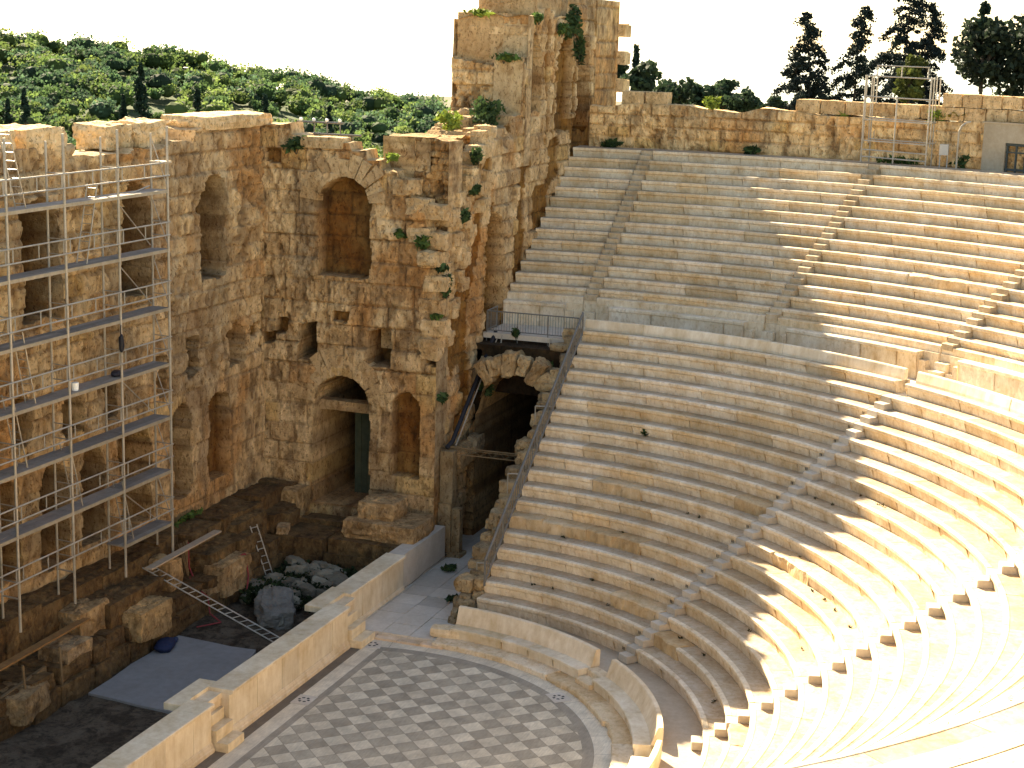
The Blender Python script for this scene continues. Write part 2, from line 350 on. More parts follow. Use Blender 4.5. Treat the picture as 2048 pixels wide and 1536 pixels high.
def tuft(name, label, c, r, col=(.07, .12, .03), n=140, size=.14, seed=1, group=None, cat='plant'):
    rng = np.random.default_rng(seed); mb = MB()
    for k in range(5):
        cc = np.array(c)+rng.uniform(-.5, .5, 3)*np.array(r)
        leaves(mb, blob(n//5, cc, np.array(r)*.65, rng, .15), size, np.array(col)*rng.uniform(.7, 1.4), .4, seed+k, 2.0)
    t = thing(name, label, cat, (c[0], c[1], c[2]-r[2]*.6), group)
    mb.build('foliage', M['leaf'], t)
    st = MB()
    for k in range(3): st.tube((c[0], c[1], c[2]-r[2]), (c[0]+rng.uniform(-.5, .5)*r[0], c[1]+rng.uniform(-.5, .5)*r[1], c[2]), .018, 5, .008)
    st.build('stem', M['bark'], t)
    return t

# ================================================================== CAVEA
R1, DR, Z1, DZ = 12.264, .70, 1.1336, .4766
RU, DU, ZU, EU = 28.779, .70, 11.030, .4600
A1, A2, A3, A4 = rad(-37.5), rad(-73.8), rad(-118), rad(-150)
B = [rad(.63-18.05*k) for k in range(0, 7)]           # upper radial stairs
SW = .64
def prof(R, z, zp, Rn, rough=0):
    if rough: return [(R+.08, zp-.06), (R+.06, z-.2), (R+.05, z-.05), (R+.12, z), (R+.4, z+.01), (Rn+.16, z-.018), (Rn+.16, zp-.02)]
    return [(R+.15, zp-.02), (R+.085, z-.19), (R+.012, z-.13), (R, z-.02), (R+.02, z), (R+.17, z+.006), (R+.20, z-.012), (Rn+.16, z-.018), (Rn+.16, zp-.02)]
def sweep(mb, pr, a0, a1, nseg, col, jr=0, jz=0, amp=0, seed=0):
    th = np.linspace(a0, a1, nseg+1); pr = np.array(pr); k = len(pr)
    Rr = pr[None, :, 0]+jr; Zz = pr[None, :, 1]+jz+th[:, None]*0
    Rr = Rr+th[:, None]*0
    if amp:
        Pn = np.stack([np.cos(th)[:, None]*Rr, np.sin(th)[:, None]*Rr, Zz], -1)
        n = fbm(Pn*2.3, 3, seed)-.5; Rr = Rr+n*amp*2; Zz = Zz+(fbm(Pn*2.1+9, 3, seed+2)-.5)*amp
    V = np.stack([Rr*np.cos(th)[:, None], Rr*np.sin(th)[:, None], Zz], -1)
    gi = np.arange((nseg+1)*k).reshape(nseg+1, k); gn = np.roll(gi, -1, 1)
    q = np.stack([gi[:-1], gi[1:], gn[1:], gn[:-1]], -1).reshape(-1, 4)
    caps = []
    for row, rev in ((gi[0], False), (gi[-1], True)):
        for j in range(1, k-1): caps.append((row[0], row[j], row[j+1]) if not rev else (row[0], row[j+1], row[j]))
    c = np.tile(np.asarray(col, float)[:3], (nseg+1, k, 1))
    if k == 9: c[:, 6:8] *= np.array((.66, .63, .61))                 # worn, dirty treads; also dimmed to paint in their cooler, weaker light
    mb.add(V.reshape(-1, 3), q, caps, c.reshape(-1, 3))
def blocks(mb, pr, a0, a1, R, rng, ln=1.35, roughp=0., rprof=None, rough=None):
    a = a0; sgn = -1
    while a > a1+.001:
        w = ln*rng.uniform(.65, 1.5)/R; b = max(a-w, a1)
        if b-a1 < .5/R: b = a1
        t = rng.random(); tone = 1+rng.uniform(-.10, .08); c = np.array((1, 1, 1))*tone
        if t < .12: c = c*np.array((.86, .82, .75))
        elif t < .22: c = c*np.array((1.0, .93, .82))
        elif t > .9: c = c*np.array((1.05, 1.06, 1.1))
        g = .0045/R
        mid = (a+b)/2
        isr = rough(mid) if rough else False
        isr = isr or rng.random() < roughp
        p = rprof if (isr and rprof is not None) else pr
        if isr: c = c*np.array((.80, .72, .60))
        sweep(mb, p, a-g, b+g, max(2, int(abs(a-b)*R/.45)) if not isr else max(3, int(abs(a-b)*R/.14)), c, rng.uniform(-.008, .008), rng.uniform(-.006, .006), .11 if isr else .006, int(rng.integers(1e6)))
        a = b
def end_angle(R, y): return math.asin(max(-1, min(1, y/R)))
def lower_wedge(k, a_from, a_to, label):
    am = ((a_from if not callable(a_from) else 0)+a_to)/2
    t = thing('seating_wedge', label, 'stone seating', (18*math.cos(am), 18*math.sin(am), .6), 'curved blocks of marble seating')
    rng = np.random.default_rng(100+k)
    for i in range(19):
        R = R1+i*DR; z = Z1+i*DZ; zp = z-DZ if i else .6
        a0 = a_from(R) if callable(a_from) else a_from-.58/R
        mb = MB()
        rf = None
        if k == 1 and i == 5: rf = lambda m, R=R: m > rad(-22)
        if k == 1 and i == 2: rf = lambda m, R=R: m < rad(-26.5)
        if k == 2 and i == 1: rf = lambda m, R=R: m > rad(-47)
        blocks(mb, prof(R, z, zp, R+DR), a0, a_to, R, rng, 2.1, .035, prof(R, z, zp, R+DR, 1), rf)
        if k == 4 and i == 18: sweep(mb, [(R+4.2, z-.9), (R+4.2, z-.10), (R+15.5, z-.10), (R+15.5, z-.9)], a0, a_to, 30, (1, 1, 1))
        if k == 4 and i == 18:
            for j in range(5): blocks(mb, [(R+.72+.7*j, z-.6), (R+.72+.7*j, z-.012-.02*j), (R+1.39+.7*j, z-.012-.02*j), (R+1.39+.7*j, z-.6)], a0, a_to, R+2, rng, 2.2)
        row = mb.build('seat_row', M['marble'], t)
        if k == 1 and i < 18:                              # faint carved row marks near the aisle end
            mk = MB()
            for q in (0, 1):
                a = a_to+(.20+.075*q)/R; Rm = R+.068
                x, y = Rm*math.cos(a), Rm*math.sin(a); tx, ty = -math.sin(a)*.022, math.cos(a)*.022
                mk.obox((x, y, z-.30), (tx, ty, 0), (math.cos(a)*.012, math.sin(a)*.012, 0), (0, 0, .11))
            mk.build('row_mark', M['dark'], row)
    if k == 4: return t
    # bench back of the topmost row
    R = R1+18*DR; mb = MB(); a0 = a_from(R) if callable(a_from) else a_from-SW/R
    pr = [(R+.50, 9.2), (R+.50, 9.80), (R+.56, 10.12), (R+.58, 10.16), (R+.70, 10.16), (R+.72, 10.10), (R+.72, 9.2)]
    blocks(mb, pr, a0, a_to, R, rng, 2.6); mb.build('backrest', M['panel'], t)
    return t
lower_wedge(1, lambda R: end_angle(R, -.735), A1, 'lower block of curved marble rows beginning at the diagonal metal railing')
lower_wedge(2, A1, A2, 'lower block of marble rows crossed by the ragged shadow edge, between two lower stairways')
lower_wedge(3, A2, A3, 'lower block of fully sunlit marble rows past the second lower stairway')
lower_wedge(4, A3, A4, 'lower block of sunlit marble rows seen only as slivers past the third lower stairway')

def upper_wedge(k, a_from, a_to, label):
    am = ((a_from if not callable(a_from) else 0)+a_to)/2
    t = thing('seating_wedge', label, 'stone seating', (32*math.cos(am), 32*math.sin(am), 9.2), 'curved blocks of marble seating')
    rng = np.random.default_rng(200+k)
    for i in range(14):
        R = RU+i*DU; z = ZU+i*EU; zp = z-EU if i else 10.68
        a0 = a_from(R) if callable(a_from) else a_from-SW/R
        mb = MB(); Rn = R+DU if i < 13 else R+1.3
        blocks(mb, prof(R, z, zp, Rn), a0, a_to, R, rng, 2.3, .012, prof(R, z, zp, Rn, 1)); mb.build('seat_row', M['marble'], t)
    R = 28.42; a0 = a_from(R) if callable(a_from) else a_from-SW/R
    mb = MB(); blocks(mb, [(R, 10.33), (R, 10.66), (R+.02, 10.68), (R+.6, 10.68), (R+.6, 10.33)], a0, a_to, R, rng, 1.8); mb.build('footrest_ledge', M['marble'], t)
    R = 27.92; ins = .75/R
    a0p = a_from(R) if callable(a_from) else a_from-SW/R-ins
    mb = MB(); blocks(mb, [(R+.05, 9.1), (R+.05, 10.18), (R-.03, 10.22), (R-.03, 10.33), (R, 10.36), (R+.7, 10.36), (R+.7, 9.1)], a0p, a_to+ins, R, rng, 2.6); mb.build('podium', M['marble'], t)
    for s_, e in ((1, a_to),)+(() if callable(a_from) else ((-1, a_from-SW/R),)):
        for q, hgt in ((0, 10.02), (1, 9.66)):
            w0 = .75-.36*q; aa = [e+s_*(w0)/R, e+s_*(w0-.36)/R]; hi, lo = max(aa), min(aa)
            mb = MB(); sweep(mb, [(R+.12, 9.1), (R+.12, hgt), (R+.6, hgt), (R+.6, 9.1)], hi, lo, 1, (1, .96, .92)); mb.build('corner_step', M['marble'], t)
        aa = [e+s_*.75/R, e]; mb = MB(); sweep(mb, [(R+.4, 9.1), (R+.4, 10.36), (R+.7, 10.36), (R+.7, 9.1)], max(aa), min(aa), 1, (1, .97, .93)); mb.build('corner_block', M['marble'], t)
    return t
upper_wedge(1, lambda R: end_angle(R, 4.0), B[0], 'upper block of short marble rows running into the tall ruined wall')
upper_wedge(2, B[0], B[1], 'upper block of marble rows, half shaded, between the first two upper stairways')
upper_wedge(3, B[1], B[2], 'upper block of sunlit marble rows below the pipe scaffold tower')
upper_wedge(4, B[2], B[3], 'upper block of sunlit marble rows cut off by the right edge of the photo')

def stairway(name, a, Rs, n, dz, z1, label, extra=(), m='white'):
    t = thing('stairway', label, 'stairs', (Rs[0]*math.cos(a), Rs[0]*math.sin(a), z1-dz))
    rng = np.random.default_rng(int(abs(a)*1000)+n)
    for i in range(n):
        R = Rs[0]+i*Rs[1]; z = z1+i*dz
        for (r0, zt, r1) in ((R-.36, z-dz/2, R+.1), (R-.01, z-.004, R+Rs[1]-.25)):
            mb = MB(); c = np.array((.70, .66, .60) if m == 'marble' else (.88, .86, .82))*rng.uniform(.82, 1.08)
            sweep(mb, [(r0, zt-dz/2-.03), (r0, zt-.02), (r0+.02, zt), (r1+.1, zt), (r1+.1, zt-dz/2-.03)], a-.04/R, a-((SW if m == 'marble' else .58)-.012)/R, 2, c, 0, rng.uniform(-.008, .004), .008, i)
            mb.build('step', M[m], t)
    for (r0, r1, zt, zb) in extra:
        mb = MB(); sweep(mb, [(r0, zb), (r0, zt), (r1, zt), (r1, zb)], a-.012/r0, a-(SW-.012)/r0, 2, (1, 1, 1)); mb.build('step', M[m], t)
    return t
stairway('s', A1, (R1, DR), 18, DZ, Z1, 'lower radial stairway with pale treads nearest the metal railing, half shaded', [(R1+18*DR-.4, R1+18*DR+.9, 9.21, 8.9)])
stairway('s', A2, (R1, DR), 18, DZ, Z1, 'lower radial stairway with pinkish shaded end faces amid blazing sunlit rows', [(R1+18*DR-.4, R1+18*DR+.9, 9.21, 8.9)])
stairway('s', A3, (R1, DR), 18, DZ, Z1, 'lower radial stairway in full sun at the bottom right corner', [(R1+18*DR-.4, R1+18*DR+.9, 9.21, 8.9)])
ex = [(27.3, 27.75, 9.42, 9.1), (27.75, 28.1, 9.72, 9.1), (28.1, 28.45, 10.03, 9.1), (28.45, 28.85, 10.36, 9.1), (28.5, 28.9, 10.68, 9.1)]
stairway('s', B[0], (RU, DU), 14, EU, ZU, 'upper stairway nearest the tall ruined wall, all in shade', ex, 'marble')
stairway('s', B[1], (RU, DU), 14, EU, ZU, 'upper stairway rising toward the pipe scaffold tower, along the shadow edge', ex, 'marble')
stairway('s', B[2], (RU, DU), 14, EU, ZU, 'upper stairway in sun near the right edge of the photo', ex, 'marble')

# earth bank under the seats, passages
mb = MB()
def cone(mb, pts, a0, a1, n=90, c=(1, 1, 1)):
    th = np.linspace(a0, a1, n); pr = np.array(pts); k = len(pr)
    V = np.stack([pr[None, :, 0]*np.cos(th)[:, None], pr[None, :, 0]*np.sin(th)[:, None], pr[None, :, 1]+th[:, None]*0], -1)
    gi = np.arange(n*k).reshape(n, k); mb.add(V.reshape(-1, 3), np.stack([gi[:-1, :-1], gi[:-1, 1:], gi[1:, 1:], gi[1:, :-1]], -1).reshape(-1, 4), c=c)
cone(mb, [(12.0, .45), (R1+.12, .56), (R1+DR+.1, Z1-.06), (R1+18*DR+.1, Z1+17*DZ-.06), (25.4, 9.0), (28.3, 9.0)], rad(-2.2), rad(-183))
cone(mb, [(28.3, 9.0), (RU+.1, 10.6), (RU+DU+.1, ZU-.06), (RU+13*DU+.1, ZU+12*EU-.06), (38.7, 16.9), (41, 16.9)], rad(4.5), rad(-72))
struct(mb.build('earth_bank', M['earth']))
mb = MB(); cone(mb, [(25.4, 9.2), (28.0, 9.2)], rad(8.3), rad(-117), 120); struct(mb.build('ring_walkway', M['white']))
mb = MB(); cone(mb, [(10.9, .60), (12.45, .60)], rad(-3), rad(-146), 100, (.75, .68, .6)); struct(mb.build('lower_walkway', M['white']))
mb = MB(); cone(mb, [(38.2, 17.02), (39.6, 17.03)], rad(6), rad(-72), 120, (.8, .72, .62)); struct(mb.build('upper_walkway', M['white']))

# orchestra, benches, gratings
mb = MB(); th = np.linspace(rad(20), rad(-200), 160)
V = [(0, 0, 0)]+[(9.9*math.cos(a), min(9.9*math.sin(a), 2.82), 0) for a in th]
mb.add(V, t=[(0, i+1, i) for i in range(1, len(V)-1)]+[(0, 1, len(V)-1)])
struct(mb.build('orchestra_floor', M['floor']))
t = thing('kerb_step', 'low curved marble kerb step around the chequered floor', 'step', (9.6*math.cos(-.6), 9.6*math.sin(-.6), 0))
mb = MB(); rng = np.random.default_rng(5)
blocks(mb, [(9.42, -.02), (9.42, .17), (9.45, .2), (10.2, .2), (10.2, -.02)], rad(-.3), rad(-112), 9.5, rng, 1.5, .25, [(9.47, -.02), (9.46, .13), (9.52, .19), (10.2, .19), (10.2, -.02)])
mb.build('kerb_stone', M['marble'], t)
def bench(a0, a1, label, seed):
    am = (a0+a1)/2; t = thing('marble_bench', label, 'bench', (10.4*math.cos(am), 10.4*math.sin(am), .2), 'high backed marble benches')
    rng = np.random.default_rng(seed)
    mb = MB(); blocks(mb, [(10.14, .19), (10.14, .47), (10.07, .50), (10.07, .59), (10.10, .61), (10.72, .61), (10.72, .19)], a0, a1, 10.4, rng, 1.6); mb.build('seat', M['panel'], t)
    mb = MB(); sweep(mb, [(10.62, .6), (10.68, .75), (10.78, 1.0), (10.84, 1.19), (10.87, 1.22), (11.0, 1.22), (11.02, 1.18), (11.0, .19), (10.73, .19), (10.73, .6)], a0, a1, 24, (1.02, .98, .94), amp=.004); mb.build('backrest', M['panel'], t)
bench(rad(-2.9), rad(-38.2), 'curved marble bench with high back beside the paved passage', 31)
bench(rad(-43.6), rad(-75.5), 'curved marble bench with high back, its right end in bright sun', 32)
bench(rad(-80.5), rad(-110), 'curved marble bench with high back, mostly outside the bottom edge', 33)
mb = MB(); blk(mb, 10.05, 10.65, -.95, .35, .17, .52, 71, .3, .06, 10, tone=(1, .95, .86), rot=.08)
tag(mb.build('fallen_block', M['marble'], None, True), 'rounded pale stone block lying at the left end of the front bench', 'stone block')
t = thing('bench_gap_steps', 'two low worn steps in the gap between the two high backed benches', 'steps', (10.4*math.cos(rad(-41)), 10.4*math.sin(rad(-41)), .18))
for r0, zt in ((9.95, .38), (10.45, .60)):
    mb = MB(); sweep(mb, [(r0, .1), (r0, zt-.03), (r0+.03, zt), (10.98, zt), (10.98, .1)], rad(-38.4), rad(-43.4), 5, (.95, .9, .82), amp=.02, seed=3); mb.build('step', M['marble'], t)
def grating(x, y, rot, label):
    t = thing('drain_cover', label, 'drain cover', (x, y, .004), 'pierced marble drain covers')
    mb = MB(); s = .33; cr, sr = math.cos(rot), math.sin(rot)
    P = lambda a, b, z: (x+a*cr-b*sr, y+a*sr+b*cr, z)
    mb.add([P(-s*1.25, -s, .004), P(s*1.25, -s, .004), P(s*1.25, s, .004), P(-s*1.25, s, .004), P(-s*1.25, -s, .012), P(s*1.25, -s, .012), P(s*1.25, s, .012), P(-s*1.25, s, .012)],
           [(4, 5, 6, 7), (0, 1, 5, 4), (1, 2, 6, 5), (2, 3, 7, 6), (3, 0, 4, 7)]); mb.build('slab', M['white'], t)
    sl = t.children[0] if t.children else t
    h = MB()
    for k in range(6):
        a = k*PI/3+.5; pts = []
        for r, da in ((.13, -.32), (.225, -.28), (.225, .28), (.13, .32)): pts.append(P(r*math.cos(a+da), r*math.sin(a+da), .0165))
        h.add(pts, [(0, 1, 2, 3)])
    h.build('slot', M['dark'], sl)
grating(8.79, 2.1, .3, 'pale six slot drain cover by the steps at the far corner of the floor')
grating(2.96, 2.03, 0, 'pale marble drain cover with six slots in the band along the low panelled wall')
grating(6.66, -5.94, .75, 'pale marble drain cover with six slots in the curved ring near the bench gap')

# ================================================================== low stage front wall
t = thing('stage_front_wall', 'low panelled cream marble wall separating the chequered floor from the sunken pit', 'wall', (5, 3.2, 0))
ZT = 1.62
def panel_seg(x0, x1, yf, plain=False):
    mb = MB(); rng = np.random.default_rng(int(x0*10)+500)
    x = x0
    while x < x1-.01:
        w = min(rng.uniform(1.1, 2.0), x1-x)
        if x1-x-w < .5: w = x1-x
        dy = rng.uniform(-.012, .012); mb.box((x+.005, yf+.10+dy, .30), (x+w-.005, yf+.8, ZT-.16), np.array((1, .985, .95))*rng.uniform(.86, 1.04), .006); x += w
    mb.build('panel', M['panel'], t)
    mb = MB(); x = x0
    while x < x1-.01:
        w = min(rng.uniform(1.4, 2.2), x1-x)
        if x1-x-w < .5: w = x1-x
        c = np.array((1, .98, .94))*rng.uniform(.9, 1.06); g = .004
        mb.add([(x+g, yf+.06, ZT-.16), (x+g, yf-.02, ZT-.11), (x+g, yf-.03, ZT-.02), (x+g, yf, ZT), (x+g, yf+.86, ZT), (x+g, yf+.86, ZT-.16),
                (x+w-g, yf+.06, ZT-.16), (x+w-g, yf-.02, ZT-.11), (x+w-g, yf-.03, ZT-.02), (x+w-g, yf, ZT), (x+w-g, yf+.86, ZT), (x+w-g, yf+.86, ZT-.16)],
               [(0, 6, 7, 1), (1, 7, 8, 2), (2, 8, 9, 3), (3, 9, 10, 4), (4, 10, 11, 5), (5, 11, 6, 0)], [(0, 1, 2), (0, 2, 3), (0, 3, 4), (0, 4, 5), (6, 8, 7), (6, 9, 8), (6, 10, 9), (6, 11, 10)], c)
        x += w
    mb.build('cornice', M['panel'], t)
    mb = MB()
    pr = [(yf+.10, .32), (yf+.06, .29), (yf+.05, .25), (yf+.03, .22), (yf+.02, .14), (yf-.02, .12), (yf-.02, -.02)]
    v = [(xx, a, b) for xx in (x0, x1) for a, b in pr]+[(x0, yf+.8, .32), (x1, yf+.8, .32), (x0, yf+.8, -.02), (x1, yf+.8, -.02)]; k = len(pr)
    mb.add(v, [(i, i+k, i+k+1, i+1) for i in range(k-1)], c=(.95, .9, .84)); mb.build('base_moulding', M['panel'], t)
panel_seg(-14, -1.95, 2.72); panel_seg(-.78, 8.12, 2.72); panel_seg(9.42, 14.75, 3.33)
mb = MB(); mb.box((14.75, 3.42, -.02), (19.3, 4.1, ZT)); mb.build('plain_end', M['white'], t)
mb = MB(); mb.box((-14, 3.53, 0), (14.75, 3.6, ZT-.17)); mb.build('rear_face', M['found'], t)
for x0, x1, yo in ((-1.95, -.78, 0), (8.12, 9.42, .12)):     # landing slabs behind the two small flights
    mb = MB(); mb.box((x0-.55, 3.585, ZT-.22), (x1+.5, 4.2+yo, ZT+.004), (.95, .92, .86)); mb.box((x0, 3.1, ZT-.30), (x1, 3.585, ZT-.12), (1, .95, .9)); mb.box((x0, 3.15, 0), (x1, 3.55, ZT-.30), (.9, .85, .8)); mb.build('landing', M['panel'], t)
def small_steps(x0, x1, label, yo=0):
    s = thing('stage_steps', label, 'steps', ((x0+x1)/2, 2.6, 0), 'small stairs up the stage front')
    for k, (ya, yb, z) in enumerate(((2.26, 2.72, .30), (2.66, 3.05, .68), (2.99, 3.3, 1.05))):
        mb = MB(); blk(mb, x0+.03, x1-.03, ya+yo*.5, yb+.2, -.02 if k == 0 else z-.42, z, 600+k+int(x0*7), .05, .02, 8, tone=(1, .96, .88)); mb.build('step', M['panel'], s)
small_steps(-1.93, -.80, 'small marble steps climbing through the nearer gap in the low stage wall')
small_steps(8.14, 9.40, 'small marble steps in the farther gap of the low stage wall, beside the pillar end')

# paving of the side passage
mb = MB(); rng = np.random.default_rng(9)
ys = np.linspace(-1.2, 4.4, 6); xs = np.arange(9.75, 42, 1.15)
for i in range(len(xs)-1):
    for j in range(5):
        dz = rng.uniform(-.012, .012); c = np.array((1, 1, 1))*rng.uniform(.8, 1.08)
        mb.box((xs[i]+.012, ys[j]+.012, -.03), (xs[i+1]-.012, ys[j+1]-.012, .15+dz), c)
struct(mb.build('passage_paving', M['white']))
mb = MB(); rng = np.random.default_rng(19)
for j in range(4):
    y0 = -.5+j*.93; mb.box((9.32, y0+.01, -.02), (9.80, y0+.92, .085+rng.uniform(-.01, .01)), np.array((1, .86, .78))*rng.uniform(.8, 1), .01)
tag(mb.build('threshold_step', M['panel']), 'low pinkish threshold slabs between the chequered floor and the paved passage', 'step')

# ================================================================== pit behind the stage wall
n = 60; gx = np.linspace(-16, 20, 130); gy = np.linspace(3.4, 12.4, 40); X, Y = np.meshgrid(gx, gy, indexing='ij')
Z = (fbm(np.stack([X*.6, Y*.6, X*0], -1), 4, 3)-.5)*.38-.05-.06*sst(.0, 1., (X > 0)*(X < 6.8)*(Y > 5.4)*(Y < 9.3))
Z = np.where((X > -.3) & (X < 7.1) & (Y > 5.2) & (Y < 9.5), np.minimum(Z, -.03), Z)+.35*sst(12, 17, X)
gi = np.arange(X.size).reshape(X.shape)
mb = MB(); mb.add(np.stack([X, Y, Z], -1).reshape(-1, 3), np.stack([gi[:-1, :-1], gi[1:, :-1], gi[1:, 1:], gi[:-1, 1:]], -1).reshape(-1, 4))
struct(mb.build('pit_ground', M['dirt'], None, True))
mb = MB(); pts = [(.19, 5.5), (1.6, 5.46), (3.2, 5.42), (4.9, 5.5), (6.0, 5.6), (6.45, 5.75), (6.38, 6.7), (6.5, 7.8), (6.62, 9.1), (5.8, 9.22), (4.6, 9.1), (3.4, 9.14), (2.0, 9.02), (.5, 9.0), (.42, 8.0), (.26, 6.9)]
k = len(pts); mb.add([(x, y, .05) for x, y in pts]+[(x, y, -.08) for x, y in pts], [(i, i+k, (i+1) % k+k, (i+1) % k) for i in range(k)], [(0, i, i+1) for i in range(1, k-1)])
tag(mb.build('concrete_slab', M['slab']), 'flat bluish grey concrete slab lying on the pit floor', 'slab')
t = thing('cloth_bundle', 'crumpled dark blue bundle lying on the edge of the concrete slab', 'bundle', (5.3, 8.9, .05))
mb = MB(); rock(mb, (5.25, 8.85, .19), (.55, .33, .17), 4, .3, (0, 0), .8, .16, 9, tone=(1, 1, 1)); mb.build('bundle', M['cloth'], t, True)
mb = MB(); rock(mb, (5.95, 8.85, .14), (.22, .10, .05), 5, .4, (0, 0), .8, .1, 6, tone=(2, 2, 1.5)); mb.build('sleeve', M['cloth'], t, True)

# foundation tiers of the vanished stage
t = thing('stage_foundation', 'long stepped foundation of worn blocks at the foot of the niched wall', 'ruined foundation', (4, 10.5, 0))
rng = np.random.default_rng(77)
mb = MB(); x = -10.
while x < 15.4:
    w = rng.uniform(1.0, 2.3); w = min(w, 15.6-x); d = rng.uniform(-.12, .12)
    blk(mb, x, x+w-.02, 9.25+d, 11.2, -.2, .72+rng.uniform(-.05, .05), int(rng.integers(1e6)), .09, .11, 15); 
    if not (6.9 < x+w/2 < 8.0): blk(mb, x+.1, x+w-.05, 9.38+d, 11.3, .70, 1.32+rng.uniform(-.12, .1), int(rng.integers(1e6)), .13, .14, 15)
    x += w
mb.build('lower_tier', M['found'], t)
mb = MB()
for x0, x1, y0, y1, z in ((-9, -6.3, 9.9, 11.4, 2.1), (-6.2, -3.6, 9.7, 11.4, 2.0), (3.1, 5.3, 9.75, 11.5, 2.25), (5.35, 7.0, 9.9, 11.4, 2.15), (10.0, 12.2, 9.65, 11.2, 2.15), (12.25, 14.4, 9.6, 11.2, 2.1), (13.2, 15.7, 10.2, 11.6, 2.45), (15.8, 17.9, 9.9, 11.6, 2.2)):
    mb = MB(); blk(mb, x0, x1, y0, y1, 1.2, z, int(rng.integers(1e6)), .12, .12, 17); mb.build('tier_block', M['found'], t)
mb = MB(); x = -10.
while x < 19.2:
    w = rng.uniform(1.5, 2.8); w = min(w, 19.25-x); y0 = 11.15+rng.uniform(-.2, .15); zt = 2.75+rng.uniform(-.08, .12)
    if 10.5 < x+w/2: y0 -= .5
    blk(mb, x, x+w-.02, y0, 12.35, 1.0, zt, int(rng.integers(1e6)), .08, .10, 15); x += w
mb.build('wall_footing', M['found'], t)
mb = MB()                                           # cross wall closing the pit
for x0, x1, y0, y1, z0, z1 in ((15.5, 19.2, 7.6, 9.9, -.2, .75), (15.55, 19.2, 7.5, 9.8, .74, 1.5), (15.7, 19.2, 4.2, 7.5, -.2, .9), (15.8, 19.2, 4.0, 7.4, .88, 1.52)):
    blk(mb, x0, x1, y0, y1, z0, z1, int(rng.integers(1e6)), .06, .06, 14)
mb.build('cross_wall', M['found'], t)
def fblock(x0, x1, y0, y1, z0, z1, seed, label, rot=0, tone=None, r=.12):
    mb = MB(); blk(mb, x0, x1, y0, y1, z0, z1, seed, r, .11, 17, rot=rot, tone=tone)
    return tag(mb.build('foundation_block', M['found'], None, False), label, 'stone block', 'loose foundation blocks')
fblock(16.2, 18.6, 3.6, 6.9, 1.5, 2.28, 1, 'large flat worn block beside the end of the low stage wall', tone=(1.5, 1.3, 1.05))
fblock(16.75, 18.3, 4.75, 6.5, 2.26, 3.05, 2, 'squarish block with a raised band on top of the large flat block', tone=(1.5, 1.3, 1.05), r=.2)
fblock(17.9, 19.2, 9.9, 11.0, 1.5, 2.75, 3, 'upright pale block at the left jamb of the dark doorway', tone=(1.5, 1.3, 1.0))
fblock(16.4, 17.6, 9.5, 10.6, 1.5, 2.15, 4, 'low dark block below the left jamb of the dark doorway')
fblock(17.6, 17.95, 7.6, 9.6, 1.5, 1.72, 5, 'narrow sill stone lying in front of the dark doorway')
fblock(15.6, 16.4, 9.3, 9.8, 1.5, 1.8, 6, 'small bright squared stone on the ledge above the short ladder', .3, (1.7, 1.5, 1.3))
fblock(7.6, 8.5, 10.0, 11.1, .9, 2.5, 7, 'rounded upright stone under the end of the scaffold boards', tone=(1.5, 1.25, .95), r=.4)
fblock(-.2, 1.3, 9.3, 10.5, .9, 1.75, 8, 'square block with a pale flat top near the lower left timber props', tone=(1.2, 1.1, 1.0))
fblock(1.6, 3.4, 10.0, 11.2, .9, 2.35, 9, 'tall block with a pale sloping top in the middle of the foundation', tone=(1.4, 1.2, .95))
fblock(3.9, 6.0, 9.0, 9.95, .6, 1.75, 10, 'long low block jutting out under the long ladder', tone=(1.4, 1.2, .9))
fblock(9.9, 12.2, 9.0, 9.9, .5, 1.75, 11, 'long pale block beside the red hose', tone=(1.5, 1.3, 1.05))
fblock(9.2, 10.6, 9.25, 10.2, .3, 1.0, 12, 'low slab under the red hose coil', tone=(1.3, 1.15, .95))
fblock(-3.4, -1.4, 9.0, 10.4, .3, 1.2, 13, 'rough pale boulder block at the left edge below the timber props', .2, (1.1, 1.0, .85), r=.3)
# rubble in the pit
spots = [[15.3, 8.6, .3], [15.0, 8.0, .3], [15.5, 7.6, .3], [15.2, 6.9, .3], [14.6, 7.4, .25], [14.22, 8.05, .2], [14.2, 7.2, .2], [14.1, 6.6, .3], [13.57, 7.42, .2], [13.3, 6.5, .3], [13.32, 8.0, .15], [11.67, 7.9, .1], [12.2, 8.7, .1], [12.9, 7.6, .25], [11.9, 7.1, .2], [12.2, 6.5, .3], [14.9, 6.3, .3], [13.0, 6.0, .3], [12.28, 5.9, .2], [13.1, 8.5, .15], [11.2, 6.5, .2], [12.6, 7.1, .2], [13.8, 6.0, .25], [11.4, 8.6, .05], [10.9, 7.2, .1]]
for i, (x, y, z) in enumerate(spots):
    s = rng.uniform(.2, .42); mb = MB()
    rock(mb, (x, y, z+s*.35), (s*rng.uniform(.9, 1.5), s*rng.uniform(.7, 1.1), s*rng.uniform(.6, 1.)), 900+i, rng.uniform(0, 3), (rng.uniform(-.4, .4), rng.uniform(-.4, .4)), .55, .16, 7, tone=np.array((1.05, 1, .9))*rng.uniform(.42, .95))
    tag(mb.build('rubble_stone', M['boulder'], None, False), 'pale broken stone lying in the weedy rubble heap of the pit', 'stone', 'rubble stones in the pit')
mb = MB(); rock(mb, (10.0, 6.75, .32), (1.15, .62, .42), 61, .5, (.12, .1), .4, .30, 16, tone=(.66, .66, .7)); rock(mb, (9.5, 6.35, .2), (.5, .3, .25), 62, .2, (0, 0), .5, .2, 9, tone=(.9, .9, .9))
tag(mb.build('boulder', M['boulder'], None, False), 'largest bluish grey boulder with a dark hollow, against the back of the low stage wall', 'boulder')
mb = MB(); R_ = np.random.default_rng(3)
